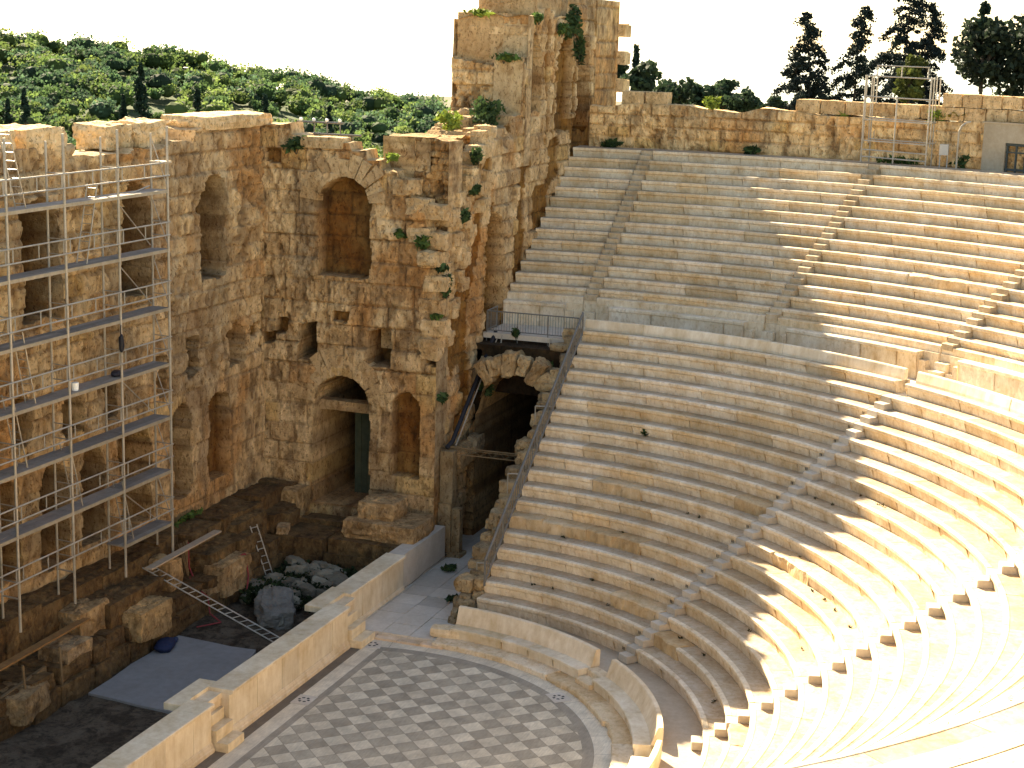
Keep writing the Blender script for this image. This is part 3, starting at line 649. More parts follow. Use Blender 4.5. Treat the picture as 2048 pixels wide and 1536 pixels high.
for k in range(90):
    c = (R_.uniform(10.8, 15.9), R_.uniform(5.0, 9.0), .32); leaves(mb, blob(46, c, (.45, .45, .28), R_, .1), .13, np.array((.035, .05, .018))*R_.uniform(.6, 1.4), .4, k)
stuff(mb.build('pit_weeds', M['leaf']), 'dark low weeds between the rubble stones of the pit', 'weeds')

# ladders
def ladder(label, p0, p1, q0, q1, n, r=.022, m='wood'):
    """p0,p1 feet ; q0,q1 tops"""
    t = thing('ladder', label, 'ladder', tuple((np.array(p0)+np.array(p1))/2))
    for a, b in ((p0, q0), (p1, q1)): MB().tube(a, b, r, 6).build('ladder_rail', M[m], t)
    for k in range(n):
        f = (k+.7)/n; MB().tube(np.array(p0)+(np.array(q0)-np.array(p0))*f, np.array(p1)+(np.array(q1)-np.array(p1))*f, r*.75, 5).build('rung', M[m], t)
    return t
ladder('short pale ladder leaning upright against the far foundation tier', (13.6, 9.0, .0), (13.95, 8.88, .0), (13.6, 9.85, 2.35), (13.95, 9.73, 2.35), 8, .028, 'steel')
ladder('long ladder lying slanted from the foundation down to the low stage wall', (7.25, 5.45, .12), (7.6, 5.2, .12), (6.9, 10.8, 2.4), (7.35, 10.75, 2.4), 18, .026, 'steel')
mb = MB(); P = [(9.9, 10.6, 2.6), (9.8, 10.5, 1.6), (9.6, 10.2, 1.3), (10.3, 9.7, 1.1), (11.3, 9.6, 1.6), (11.8, 9.1, 1.78), (11.7, 8.9, .9), (11.3, 8.8, .2), (12.2, 8.9, .12)]
mb.path(P, .035); mb.path([(9.5, 10.3, 1.3), (9.0, 9.6, 1.05), (8.8, 9.1, .9), (8.6, 8.9, .3), (8.4, 8.3, .1), (7.6, 8.9, .08)], .03)
tag(mb.build('red_hose', M['red']), 'thin red hose trailing over the foundation blocks', 'hose')
mb = MB(); rng2 = np.random.default_rng(8)
for k in range(7): mb.tube((9.75+rng2.uniform(-.2, .2), 10.5+rng2.uniform(-.1, .1), 1.1), (9.6+rng2.uniform(-.5, .3), 10.6, 2.7), .025, 5)
tag(mb.build('timber_props', M['wood']), 'bundle of thin reddish brown sticks propping the scaffold end', 'props')

# ================================================================== stage building
SY, PX, WY = 12.2, 19.3, 4.0
def f_stage(u, v, d): return np.stack([u, SY-d, v+u*0], -1)
def f_para(u, v, d): return np.stack([PX-d, SY-u, v+u*0], -1)
def f_end(u, v, d): return np.stack([u, WY-d, v+u*0], -1)
def rec_stage(u, v):
    r = np.zeros_like(u)
    for c in (15.05, 9.18, 3.1, -2.9, -8.9): r = np.maximum(r, 1.7*arch(u, v, c, 1.05, 12.4, 15.6, 16.65, int(c*7)+200, .13))
    for a, b, z0, z1, dp in ((12.96, 13.75, 8.6, 10.0, 2.), (16.15, 17.55, 8.45, 10.1, 2.), (10.4, 11.2, 8.2, 9.7, 2.), (6.7, 7.6, 8.0, 9.5, 1.8), (4.3, 5.6, 7.9, 9.4, 2.), (1.2, 2.3, 8.2, 9.7, .8), (-2.4, -1.2, 8.1, 9.8, .8), (18.2, 18.9, 9.4, 9.9, .3)):
        r = np.maximum(r, dp*rect(u, v, a, b, z0, z1, int(a*11)+300, .2))
    for c, hw, zb, zs, zt, dp in ((12.25, .72, 3.7, 6.7, 7.45, 1.9), (15.3, .85, 3.75, 6.9, 7.5, .7), (8.8, 1.05, 3.35, 6.5, 7.5, 4.5), (5.9, .75, 3.6, 6.3, 7.1, 2.1), (3.5, .85, 3.35, 6.3, 7.1, 2.3), (.6, .8, 3.5, 6.3, 7.0, 1.2), (-2.4, 1.1, 3.3, 6.5, 7.5, 4.4), (-6, .8, 3.5, 6.4, 7.2, 1.1)):
        r = np.maximum(r, dp*arch(u, v, c, hw, zb, zs, zt, int(c*13)+400, .14))
    return r
def top_stage(u): return steps([(-20, 18.0), (.8, 18.35), (5.2, 17.9), (11.6, 18.05), (13.6, 18.6), (19.5, 18.6)])(u)
bw = thing('niched_stage_wall', 'long ruined stone wall with tall arched niches behind the scaffolding', 'ruined wall', (5, 12.6, 2.6))
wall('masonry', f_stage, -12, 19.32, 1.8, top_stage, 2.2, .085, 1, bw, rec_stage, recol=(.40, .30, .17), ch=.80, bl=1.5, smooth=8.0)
# blocks standing on the wall top
def topblock(x0, x1, y0, y1, z0, z1, seed, label, tone=None):
    mb = MB(); blk(mb, x0, x1, y0, y1, z0, z1, seed, .22, .16, 18, tone=CREAM*1.1)
    return tag(mb.build('wall_top_block', M['stone'], None, False), label, 'stone block', 'blocks left on the wall top')
topblock(14.0, 20.1, 12.05, 14.2, 18.45, 19.0, 21, 'broad flat capping block over the inner corner of the niched wall')
topblock(8.3, 10.2, 12.9, 14.3, 17.9, 18.85, 22, 'weathered block, left one of the adjoining pair on the wall top')
topblock(10.25, 12.2, 12.7, 14.3, 17.9, 18.9, 23, 'long pale block with a rounded right end on the wall top')
topblock(2.6, 5.0, 12.3, 14.4, 18.1, 18.95, 24, 'sloping weathered block on the wall top behind the scaffold poles')
topblock(-1.6, 2.2, 12.4, 14.4, 18.0, 18.9, 25, 'pale crumbling block on the wall top at the left edge')

pw = thing('corner_pavilion_wall', 'tall projecting stone wall with one big arched niche above a dark doorway', 'ruined wall', (PX, 8, 2.6))
def rec_para(u, v):
    y = SY-u; r = np.zeros_like(u)
    r = np.maximum(r, .85*arch(u, v, SY-8.37, 1.22, 12.2, 15.25, 16.42, 501, .05))
    r = np.maximum(r, 5.5*arch(u, v, SY-8.42, 1.33, 2.0, 6.5, 7.82, 502, .06))
    r = np.maximum(r, .6*arch(u, v, SY-5.38, .63, 3.58, 6.75, 7.3, 503, .04))
    for y1, y0, z0, z1, dp in ((10.5, 9.62, 8.35, 10.0, 2.0), (7.16, 6.12, 8.4, 9.95, 1.5), (4.5, 3.9, 8.7, 10.05, 1.1), (8.85, 8.15, 10.2, 10.7, .25), (11.6, 11.1, 9.4, 10.1, .5), (12.3, 11.7, 9.0, 9.5, .4)):
        r = np.maximum(r, dp*rect(u, v, SY-y1, SY-y0, z0, z1, int(y1*31), .09))
    r = np.where((v > 16.9) & (v < 17.5) & (u < .9), np.maximum(r, .25*rect(u, v, .1, .85, 16.9, 17.5, 77, .1)), r)
    return r
def top_para(u): return steps([(-1, 18.6), (1.3, 18.1), (1.8, 17.95), (4.1, 17.6), (4.8, 17.2), (5.5, 16.8), (6.3, 16.3), (6.9, 15.5), (7.6, 14.4), (8.0, 13.9)])(u)
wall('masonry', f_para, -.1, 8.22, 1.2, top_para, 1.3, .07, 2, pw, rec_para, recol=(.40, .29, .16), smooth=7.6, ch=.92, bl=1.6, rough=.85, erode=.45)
def vouss(mb, plane, cy, cz, r0, r1, a0, a1, n, x, dp, seed, nrm=(-1, 0, 0)):
    rg = np.random.default_rng(seed)
    for k in range(n):
        b0 = a0+(a1-a0)*k/n+.012; b1 = a0+(a1-a0)*(k+1)/n-.012; ro = r1+rg.uniform(-.25, .25); xo = x+rg.uniform(-.03, .03)
        pts = [(r0, b0), (ro, b0), (ro, b1), (r0, b1)]; v = []
        for dx in (xo, xo+dp):
            for r, a in pts: v.append((dx, cy+r*math.cos(a), cz+r*math.sin(a)))
        c = (TAN+(CREAM-TAN)*rg.uniform(.0, .8))*.92
        mb.add(np.array(v)+rg.uniform(-.045, .045, (8, 3)), [(3, 2, 1, 0), (4, 5, 6, 7), (0, 1, 5, 4), (1, 2, 6, 5), (2, 3, 7, 6), (3, 0, 4, 7)], c=c)
mb = MB(); vouss(mb, 'x', 8.42, 6.5, 1.33, 2.35, .05, PI-.05, 11, PX-.03, .5, 5); mb.build('door_arch', M['stone'], pw)
mb = MB(); vouss(mb, 'x', 8.37, 15.25, 1.22, 2.1, .1, PI-.1, 11, PX-.03, .4, 6); mb.build('niche_arch', M['stone'], pw)
mb = MB(); blk(mb, PX+.5, PX+1.2, 7.0, 9.9, 6.1, 6.55, 55, .1, .1, 10, tone=TAN*.8); mb.build('lintel', M['stone'], pw)
t = thing('wooden_door', 'tall weathered greenish door inside the dark arched doorway', 'door', (PX+2.2, 8.3, 2.0))
mb = MB()
for k in range(5): mb.box((PX+2.15, 7.12+k*.33, 2.0), (PX+2.25, 7.43+k*.33, 6.0), np.array((1, 1, 1))*(.8+.1*(k % 3)))
mb.build('door_leaf', M['green'], t); MB().box((PX+2.1, 7.1, 5.95), (PX+2.3, 9.75, 6.2)).build('door_frame', M['wood'], t)
mb = MB(); blk(mb, PX-.15, PX+.9, 8.4, 10.4, 17.6, 18.1, 56, .2, .08, 10, tone=CREAM*.9); mb.build('capping_stone', M['stone'], pw)
# rubble core that survives behind the broken facing
def f_core(u, v, d): return np.stack([PX+1.05-d, SY-u, v+u*0], -1)
wall('rubble_core', f_core, 6.65, 8.2, 13.2, lambda u: 18.15+(vn(np.stack([u*2, u*0, u*0], -1), 3)-.5)*.2, 1.6, .07, 12, pw, ch=.3, bl=.4, rough=1.2, erode=1., tint=(.72, .62, .5))

# end wall and tower along the seats
ew = thing('tall_end_wall', 'tall ruined wall rising in ragged steps to a tower with three arched niches', 'ruined wall', (32, 5, 0))
def rec_end(u, v):
    r = np.zeros_like(u)
    r = np.maximum(r, .95*arch(u, v, 26.3, 1.25, 9.3, 13.0, 14.55, 601, .1))
    r = np.maximum(r, 1.7*arch(u, v, 31.35, .95, 19.0, 21.4, 22.7, 602, .1))
    r = np.maximum(r, .55*arch(u, v, 36.0, 1.2, 17.9, 21.2, 22.6, 603, .12))
    r = np.maximum(r, 2.0*arch(u, v, 39.25, .98, 17.8, 21.3, 22.55, 604, .12))
    for a, b in ((33.0, 33.5), (34.2, 34.6), (37.55, 38.1)): r = np.maximum(r, .22*rect(u, v, a, b, 17.3, 24, int(a*9), .08))
    # vertical scars where facing stones were torn out
    sc = sst(.62, .72, vn(np.stack([u*1.0, v*.42, u*0+4], -1), 41))*(u > 19.6)*(v > 5)*(v < 18.5)
    return np.maximum(r, .22*sc)
EP = [(19, 13.9), (20.2, 14.3), (21.4, 14.9), (22.8, 15.3), (23.4, 16.5), (24.1, 17.2), (25.2, 17.9), (27.0, 18.4), (28.2, 18.9), (29.6, 21.6), (30.2, 23.4), (32.6, 23.9), (33.9, 23.5), (36.2, 24.6), (40.5, 24.7)]
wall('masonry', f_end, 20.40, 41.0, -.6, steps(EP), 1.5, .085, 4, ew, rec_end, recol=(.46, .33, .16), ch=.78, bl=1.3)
def f_pier(u, v, d): return np.stack([u, WY-.06-d, v+u*0], -1)
wall('restored_pier', f_pier, 40.98, 45.2, 16.5, lambda u: 24.6+u*0, 2.4, .12, 9, ew, ch=.9, bl=2.2, rough=.15, erode=0., tint=(1.12, 1.1, 1.05))
mb = MB()
for k, z in enumerate((18.2, 19.7, 21.2, 22.7)):
    for dx in (0, .85): mb.box((44.95+dx*.8, 3.5+.0*dx, z), (45.75+dx*.55, 4.6, z+.72-.1*dx), CREAM*(1.1+.05*(k % 2)), .03)
mb.build('toothing_stone', M['stone'], ew)
def f_twr(u, v, d): return np.stack([29.85-d+.10*np.clip(v-21.5, 0, 1), 7.7-u, v+u*0], -1)
def rec_twr(u, v): return np.where(v > 21.5-.16*u, .45, 0)+np.where((v > 22.15) & (v < 22.6), .2, 0)-np.where(v > 22.6, .2, 0)+.3*rect(u, v, 2.3, 2.5, 18.9, 20.4, 3, .05)
wall('tower_flank', f_twr, 0, 3.75, 16.5, lambda u: 23.35+u*.04+(vn(np.stack([u*1.5, u*0, u*0], -1), 8)-.5)*.2, .8, .075, 6, ew, rec_twr, ch=.72, bl=1.4, rough=1.5, erode=.9)
mb = MB(); mb.box((30.2, 5.3, 15), (44.6, 7.6, 23.6), TAN); blk(mb, 32.4, 41, 4.4, 7.4, 23.4, 24.55, 91, .03, .03, 16, tone=TAN*1.05); mb.build('tower_core', M['stone'], ew)
def f_core2(u, v, d): return np.stack([u, 4.85-d, v+u*0], -1)
wall('rubble_core', f_core2, 20.4, 29.0, 9.0, lambda u: 18.15+(vn(np.stack([u*2, u*0, u*0], -1), 3)-.5)*.25, 2.2, .085, 14, ew, ch=.32, bl=.45, rough=1.0, erode=1., tint=(.78, .68, .54))
mb = MB(); rg = np.random.default_rng(12)                      # ragged shoulder between wall and tower
for k in range(26):
    x = rg.uniform(25.0, 30.2); y = rg.uniform(4.5, 7.2); z = 17.6+max(0, (x-25.5))*.27+rg.uniform(-.2, .2)
    rock(mb, (x, y, z), (rg.uniform(.3, .7), rg.uniform(.3, .6), rg.uniform(.25, .5)), 300+k, rg.uniform(0, 3), (0, 0), .4, .14, 6, tone=(TAN*.6+GREY*.4)*rg.uniform(.7, 1.2))
mb.build('rubble_shoulder', M['stone'], ew)
mb = MB()                                                # stones projecting from the broken edge of the facing
for k in range(46):
    f = rg.random(); x = 19.1+f*6.5; z = 13.6+f*5.0-rg.random()**1.5*6*(1-f*.5)
    if z < 6: continue
    blk(mb, x-.45, x+.45, 3.82+rg.uniform(-.08, .1), 4.7, z-.29, z+.29, 400+k, .22, .15, 11, tone=lerp(TAN, CREAM, np.array(rg.random()))*.92)
for k, (y, z) in enumerate(((5.0, 15.4), (4.3, 15.2), (5.6, 16.2), (4.2, 14.0), (4.9, 14.2), (4.4, 13.2), (4.1, 12.2), (4.35, 11.2), (4.2, 10.3))):
    blk(mb, PX-.08, PX+.9, y-.55, y+.5, z-.36, z+.3, 470+k, .2, .14, 12, tone=lerp(TAN, CREAM, np.array(rg.random())))
mb.build('ragged_facing', M['stone'], ew)

# ================================================================== passage mouth: jamb, arch, tunnel, deck
t = thing('passage_arch', 'half ruined stone arch over the dark vaulted side passage beside the railing', 'ruined arch', (23, 1.8, 0))
def f_arch(u, v, d): return np.stack([23.0-d, u, v+u*0], -1)
def rec_arch(u, v): return 15.0*arch(u, v, 1.68, 1.86, -1, 5.5, 7.85, 71, .05)
def top_arch(u): return np.clip(8.5-np.where(u > 1.8, .80, .32)*(u-1.8)**2, 4.6, 9)+(vn(np.stack([u*2.2, u*0, u*0], -1), 4)-.5)*.8
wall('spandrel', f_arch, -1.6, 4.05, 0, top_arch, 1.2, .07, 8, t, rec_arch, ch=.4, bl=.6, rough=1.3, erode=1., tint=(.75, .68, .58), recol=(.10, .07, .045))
rg = np.random.default_rng(44)
for k in range(9):
    mb = MB(); a = .98+k*(PI-1.05)/8; cy, cz = 1.68+math.cos(a)*2.42, 5.55+math.sin(a)*2.78
    rock(mb, (22.85, cy, cz), (.45, .33 if k % 3 else .26, .42 if k % 2 else .56), 700+k, 0, (0, 0), .28, .2, 11, tone=lerp(TAN, CREAM, np.array(rg.random()))*.68)
    mb.v[-6:] = [np.stack([v[:, 0], cy+(v[:, 1]-cy)*math.sin(a)+(v[:, 2]-cz)*math.cos(a), cz-(v[:, 1]-cy)*math.cos(a)+(v[:, 2]-cz)*math.sin(a)], -1) for v in mb.v[-6:]]
    mb.build('arch_stone', M['stone'], t)
for c, h, sd, tn in (((24.2, 3.15, 8.0), (.4, .6, .3), 720, CREAM*.8), ((21.6, 3.55, 4.3), (1.1, .3, .5), 722, TAN*.75), ((22.6, 3.35, 4.6), (.5, .25, .4), 723, GREY*.9)):
    mb = MB(); rock(mb, c, h, sd, 0, (0, 0), .32, .16, 11, tone=tn); mb.build('fallen_arch_stone', M['stone'], t)
mb = MB()                                              # vault sides and roof, running back into the dark
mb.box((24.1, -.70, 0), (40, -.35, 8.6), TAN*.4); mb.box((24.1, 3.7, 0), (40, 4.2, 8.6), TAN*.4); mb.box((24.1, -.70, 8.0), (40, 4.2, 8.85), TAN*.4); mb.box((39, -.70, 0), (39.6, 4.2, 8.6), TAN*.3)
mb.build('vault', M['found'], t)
mb = MB(); mb.box((25.0, -.75, 9.0), (28.2, 4.0, 9.24)); struct(mb.build('deck_paving', M['white']))
mb = MB(); mb.box((25.06, -.72, 6.5), (25.4, 4.0, 8.99), (.30, .24, .2)); struct(mb.build('deck_bank', M['dirt']))
t = thing('jamb_pier', 'slim two part stone pier standing at the left side of the passage mouth', 'pillar', (20.0, 3.5, 0))
mb = MB(); blk(mb, 19.7, 20.25, 3.35, 3.95, .1, 2.5, 81, .06, .03, 12, tone=CREAM*.5); blk(mb, 19.8, 20.2, 2.95, 3.33, .1, 2.3, 82, .06, .03, 12, tone=CREAM*.48); blk(mb, 19.75, 20.25, 3.3, 3.9, 2.5, 4.85, 83, .06, .03, 12, tone=CREAM*.45); mb.build('shaft', M['stone'], t)
mb = MB(); blk(mb, 19.55, 20.4, 2.8, 4.0, -.05, .3, 84, .15, .03, 9, tone=CREAM*.5); mb.build('pier_base', M['stone'], t)
# raw edge of the seating beside the passage
t = thing('rubble_edge', 'raw broken rubble edge of the lower seating under the diagonal railing', 'ruined wall', (18, -.3, 0))
mb = MB(); rg = np.random.default_rng(23)
for i in range(20):
    R = R1-.2+i*.68; z = max(.2, Z1+(i-1)*DZ-.15)
    for k in range(8):
        zz = rg.uniform(.1, z) if k > 1 else z-.12-.2*k
        rock(mb, (R+rg.uniform(-.1, .5), -.28+rg.uniform(-.3, .34), zz), (rg.uniform(.25, .5), rg.uniform(.22, .4), rg.uniform(.14, .3)), 800+i*7+k, rg.uniform(-.3, .3), (0, 0), .3, .15, 6, tone=lerp(GREY, CREAM, np.array(rg.random()))*.7)
mb.build('rubble', M['stone'], t)
mb = MB(); zz = [(12.1, .1), (12.3, .5), (25.3, 9.0), (25.3, 0), (12.1, 0)]
mb.add([(x, -.45, z) for x, z in zz]+[(x, -.85, z) for x, z in zz], [(i, (i+1) % 5, (i+1) % 5+5, i+5) for i in range(5)], [(0, 2, 1), (0, 3, 2), (0, 4, 3)], TAN*.55); mb.build('core', M['stone'], t)

# ================================================================== railings
def railing(label, a, b, h, nb, name='railing', m='rail', rt=.035, rb=.012, posts=(), drop=0):
    a = np.array(a, float); b = np.array(b, float); up = np.array((0, 0, 1.))
    t = thing(name, label, 'railing', tuple(a))
    MB().tube(a+up*h, b+up*h, rt, 8).build('top_rail', M[m], t); MB().tube(a+up*.12, b+up*.12, rt*.8, 8).build('bottom_rail', M[m], t)
    pr = None
    for k in range(nb):
        p = a+(b-a)*(k+.5)/nb
        o = MB().tube(p+up*.12, p+up*h, rb, 5).build('baluster', M[m], t)
    for f in posts: p = a+(b-a)*f; MB().tube(p-up*drop, p+up*h, rt*.8, 6).build('post', M[m], t)
    return t
railing('long grey metal railing climbing diagonally beside the ends of the lower rows', (12.75, -.86, 1.5), (24.6, -.86, 9.55), 1.02, 54, rt=.055, rb=.022, posts=(0, .17, .34, .5, .67, .84, 1))
railing('grey metal railing along the deck edge above the passage arch', (25.05, -.55, 9.24), (25.05, 3.85, 9.24), 1.0, 34, posts=(0, .33, .66, 1), rt=.03, rb=.011, drop=.9)
railing('short grey metal railing returning along the tall wall at the deck corner', (25.05, 3.85, 9.24), (26.5, 3.88, 9.24), 1.0, 10, posts=(1,), rt=.03, rb=.012)
t = thing('canopy_frame', 'dark sloping pipe and lattice beam framing the open passage mouth', 'metal frame', (20, 2, 4.9))
MB().path([(19.9, 3.66, 4.95), (20.2, 3.52, 5.2), (25.3, 3.50, 9.25)], .10, 8).build('dark_pipe', M['dark'], t); MB().tube((20.1, 3.32, 5.05), (25.2, 3.32, 9.15), .03, 6).build('edge_bar', M['steel'], t)
for dx, dz in ((0, 0), (0, -.3), (.25, -.15)): MB().tube((20+dx, 3.9, 5.0+dz), (20+dx, -.75, 5.0+dz), .028, 6).build('chord', M['wood'], t)
mb = MB()
for k in range(16):
    y0 = 3.9-k*.29; mb.tube((20, y0, 5.0 if k % 2 else 4.7), (20, y0-.29, 4.7 if k % 2 else 5.0), .014, 5); mb.tube((20, y0, 5.0 if k % 2 else 4.7), (20.25, y0-.29, 4.85), .012, 5)
mb.build('lattice', M['wood'], t)
MB().tube((24.85, 3.8, 8.75), (24.85, -.75, 8.75), .025, 6).build('cross_bar', M['steel'], t)
for y in (3.05, .75): MB().tube((24.5, y, 7.2+.2*y), (24.9, y, 9.2), .03, 6).build('strut', M['steel'], t)
for j, (x, z, h, lab) in enumerate(((20.6, 5.3, 1.75, 'upper'), (17.3, 3.1, 1.75, 'middle'), (13.9, 1.0, 1.0, 'lower'))):
    t = thing('guard_frame', {'upper': 'thin square metal guard frame at the arch opening, highest of three by the railing', 'middle': 'thin metal guard frame where the lattice beam meets the railing', 'lower': 'thin metal guard frame over the rubble near the foot of the railing'}[lab], 'guard frame', (x, -.2, z), 'guard frames beside the railing')
    for a, b in (((x, -.1, z-.4), (x, -.1, z+h)), ((x, -.1, z+h), (x+.2, -.8, z+h)), ((x, -.1, z+h*.45), (x+.2, -.8, z+h*.45))): MB().tube(a, b, .028, 6).build('bar', M['steel'], t)

# ================================================================== main scaffolding
sc = thing('scaffolding', 'tall grey pipe scaffolding with seven plank decks against the niched wall', 'scaffolding', (2, 10.9, 2.4))
FY, BY = 10.5, 11.25
PXS = [-7.6, -4.35, -1.09, 2.06, 5.3, 8.6]; LV = [3.78, 5.88, 7.98, 10.05, 12.17, 14.38, 16.58]
for x in PXS:
    zf = 3.45 if x < 7 else 2.9
    MB().tube((x, FY, 2.55 if x < 7 else 2.4), (x, FY, 18.9), .048, 8).build('pole', M['steel'], sc); MB().tube((x+.10, BY, 2.75), (x+.10, BY, 18.62), .042, 8).build('pole', M['steel'], sc)
    if x < -2: continue
    for z in LV:
        for h, rr in ((-.08, .03), (.48, .022), (1.0, .022)): MB().tube((x, FY-.03, z+h), (x+.1, BY+.03, z+h), rr, 6).build('transom', M['steel'], sc)
rg = np.random.default_rng(66)
for li, z in enumerate(LV):
    x0 = -8 if li else 5.2
    mb = MB()
    for k in range(3):
        y0 = FY+.02+k*.245
        x = x0
        while x < 8.55:
            w = 3.24 if x > -7.9 else 3.65; xe = min(x+w, 8.68); c = np.array((1, 1, 1.03))*rg.uniform(.8, 1.15)
            mb.box((x+.01, y0, z-.05+rg.uniform(-.006, .006)), (xe-.01, y0+.235, z+rg.uniform(-.006, .006)), c); x = xe
    pf = mb.build('platform', M['plank'], sc)
    mb = MB(); mb.box((x0, FY-.02, z-.12), (8.66, FY+.02, z-.005), (1, .95, .85)); mb.build('edge_beam', M['steel'], pf)
    for h in (.52, 1.0):
        mb = MB().tube((-8, FY-.05, z+h), (8.66, FY-.05, z+h), .03, 6); gr = mb.build('guardrail', M['steel'], sc)
    for i in range(1, len(PXS)-1):
        a = PXS[i]; w = PXS[i+1]-a
        for f in (.06, .5, .94): MB().tube((a+w*f, FY-.05, z+.52), (a+w*f, FY-.05, z+1.0), .022, 5).build('guardrail_post', M['steel'], gr)
    if li % 2 == 0 or li > 4: MB().tube((5.35, FY+.06, z+1.95 if li < 6 else z-.1), (8.55, BY, z+.1), .024, 6).build('brace', M['steel'], sc)
    MB().tube((8.65, FY, z), (8.7, BY, z+1.9), .02, 6).build('brace', M['steel'], sc)
MB().box((8.25, FY-.1, 17.55), (8.75, FY+.55, 17.63), (1.5, 1.4, 1.2)).build('end_board', M['plank'], sc)
def sc_ladder(x, z0, z1, lean):
    mb = MB(); 
    for y in (FY+.16, FY+.56): mb.tube((x, y, z0), (x+lean, y, z1), .026, 6)
    for k in range(9): f = (k+.5)/9; mb.tube((x+lean*f, FY+.16, z0+(z1-z0)*f), (x+lean*f, FY+.56, z0+(z1-z0)*f), .016, 5)
    mb.build('ladder', M['steel'], sc)
sc_ladder(.15, LV[6], 19.1, -.75); sc_ladder(3.5, LV[5], LV[6]+.5, .75); sc_ladder(-.2, LV[2], LV[3]+.5, -.7); sc_ladder(2.9, LV[1], LV[2]+.3, -.7); sc_ladder(6.1, LV[0], LV[1]+.3, -.7); sc_ladder(.35, LV[3], LV[4]+.4, -.6)
t = thing('paint_bucket', 'small white bucket standing on a scaffold deck', 'bucket', (2.75, 10.75, LV[3])); mb = MB(); mb.tube((2.75, 10.75, LV[3]), (2.75, 10.75, LV[3]+.28), .11, 14, .14, (2.6, 2.6, 2.5)); mb.build('pail', M['box'], t)
MB().path([(2.62, 10.75, LV[3]+.27), (2.66, 10.75, LV[3]+.36), (2.75, 10.75, LV[3]+.4), (2.84, 10.75, LV[3]+.36), (2.88, 10.75, LV[3]+.27)], .008, 5).build('handle', M['steel'], t)
mb = MB(); rock(mb, (5.15, FY-.1, 11.35), (.10, .08, .30), 15, 0, (0, 0), .8, .15, 8, tone=(1, 1, 1)); mb.tube((5.15, FY-.08, 11.6), (5.22, FY-.05, 12.0), .02, 5)
tag(mb.build('hanging_bag', M['dark'], None, True), 'black bag hanging from a scaffold pole', 'bag')
mb = MB(); rock(mb, (5.55, 10.85, LV[3]+.10), (.30, .15, .10), 16, .2, (0, 0), .8, .2, 8, tone=(1.5, 1.5, 1.8)); tag(mb.build('tool_bag', M['dark'], None, True), 'dark lumpy sack lying on a scaffold deck', 'sack')
for k, (xa, xb, y, z, lab) in enumerate(((6.2, 11.6, 9.95, 2.62, 'long pale scaffold board bridging from the scaffold foot to the foundation'), (-5, 1.9, 9.7, 2.05, 'long timber board sloping across the lower left corner of the foundation'))):
    mb = MB(); mb.obox((xa, y, z), (xb-xa, .1, .0 if k == 0 else .05), (-.03, .32, 0), (0, 0, .06), (1.4, 1.2, 1.0) if k == 0 else (1.3, 1, .7)); tag(mb.build('plank', M['plank'] if k == 0 else M['wood']), lab, 'board')
mb = MB(); mb.tube((-.55, 9.3, .7), (-.5, 9.4, 2.0), .05, 6); mb.tube((-2.4, 9.4, .6), (-2.4, 9.5, 2.0), .05, 6); mb.obox((-3.6, 9.6, 1.0), (2.9, .2, .1), (0, .12, 0), (0, 0, .22))
tag(mb.build('timber_prop', M['wood']), 'brown timber prop holding the board at the lower left edge', 'prop')

# ================================================================== rim wall, scaffold tower, gate pier
rw = thing('rim_wall', 'curved coursed stone wall behind the top row of seats', 'wall', (38.8, -6, 17))
RW = 39.2
def f_rim(u, v, d):
    a = u/RW; R = RW-d; return np.stack([R*np.cos(a), R*np.sin(a), v+u*0], -1)
wall('masonry', f_rim, RW*rad(-60), RW*rad(5.2), 16.9, lambda u: 19.2+(vn(np.stack([u*.7, u*0, u*0], -1), 6)-.5)*.3, 1.2, .09, 15, rw, None, ch=.55, bl=1.25, rough=1., erode=.9, tint=(1.38, 1.36, 1.30))
def rim_course(a0, a1, z0, z1, label, n, R0=39.45, seed=5):
    t = thing('coping_course', label, 'stone course', (R0*math.cos(a0), R0*math.sin(a0), z0)); rg = np.random.default_rng(seed)
    mb = MB()
    for k in range(n):
        b0 = a0+(a1-a0)*(k+.03)/n; b1 = a0+(a1-a0)*(k+.97)/n; am = (b0+b1)/2; L = abs(b1-b0)*R0/2
        rock(mb, (R0*math.cos(am)+.3, R0*math.sin(am), (z0+z1)/2), (.45, L, (z1-z0)/2*rg.uniform(.94, 1.03)), 950+seed*20+k, am, (0, 0), .08, .05, 9, tone=lerp(TAN, CREAM, np.array(rg.random()))*1.02)
    mb.build('stones', M['stone'], t)
rim_course(rad(-10.7), rad(-22.2), 19.2, 19.86, 'single course of long pale blocks on the rim wall behind the scaffold tower', 6, seed=5)
rim_course(rad(-22.0), rad(-40), 19.2, 19.82, 'lower course of squared blocks on the rim wall at the right edge', 11, seed=6)
rim_course(rad(-21.9), rad(-40), 19.83, 20.45, 'upper course of squared blocks on the rim wall at the right edge', 12, seed=7)
rim_course(rad(2.9), rad(-.8), 19.2, 19.94, 'short pair of lichen stained blocks on the rim wall next to the tower', 2, seed=8)
t = thing('gate_pier', 'plain rendered pier with a barred gate at the right edge of the rim wall', 'pier', (34.6, -17.6, 17))
def rimbox(mb, a0, a1, R0, R1_, z0, z1, c=(1, 1, 1)): sweep(mb, [(R0, z0), (R0, z1), (R1_, z1), (R1_, z0)], a0, a1, 6, c)
mb = MB(); rimbox(mb, rad(-25.3), rad(-27.0), 38.95, 39.6, 17.0, 19.2); rimbox(mb, rad(-27.0), rad(-30.5), 38.95, 39.6, 18.35, 19.2); rimbox(mb, rad(-30.5), rad(-33), 38.95, 39.6, 17, 19.2); rimbox(mb, rad(-25.2), rad(-33), 38.9, 39.7, 19.2, 19.26, (1.15, 1.12, 1.1)); mb.build('pier_wall', M['concrete'], t)
mb = MB()
for z0, z1 in ((18.22, 18.35), (17.9, 17.96), (17.1, 17.2)): rimbox(mb, rad(-27), rad(-30.5), 39.02, 39.08, z0, z1)
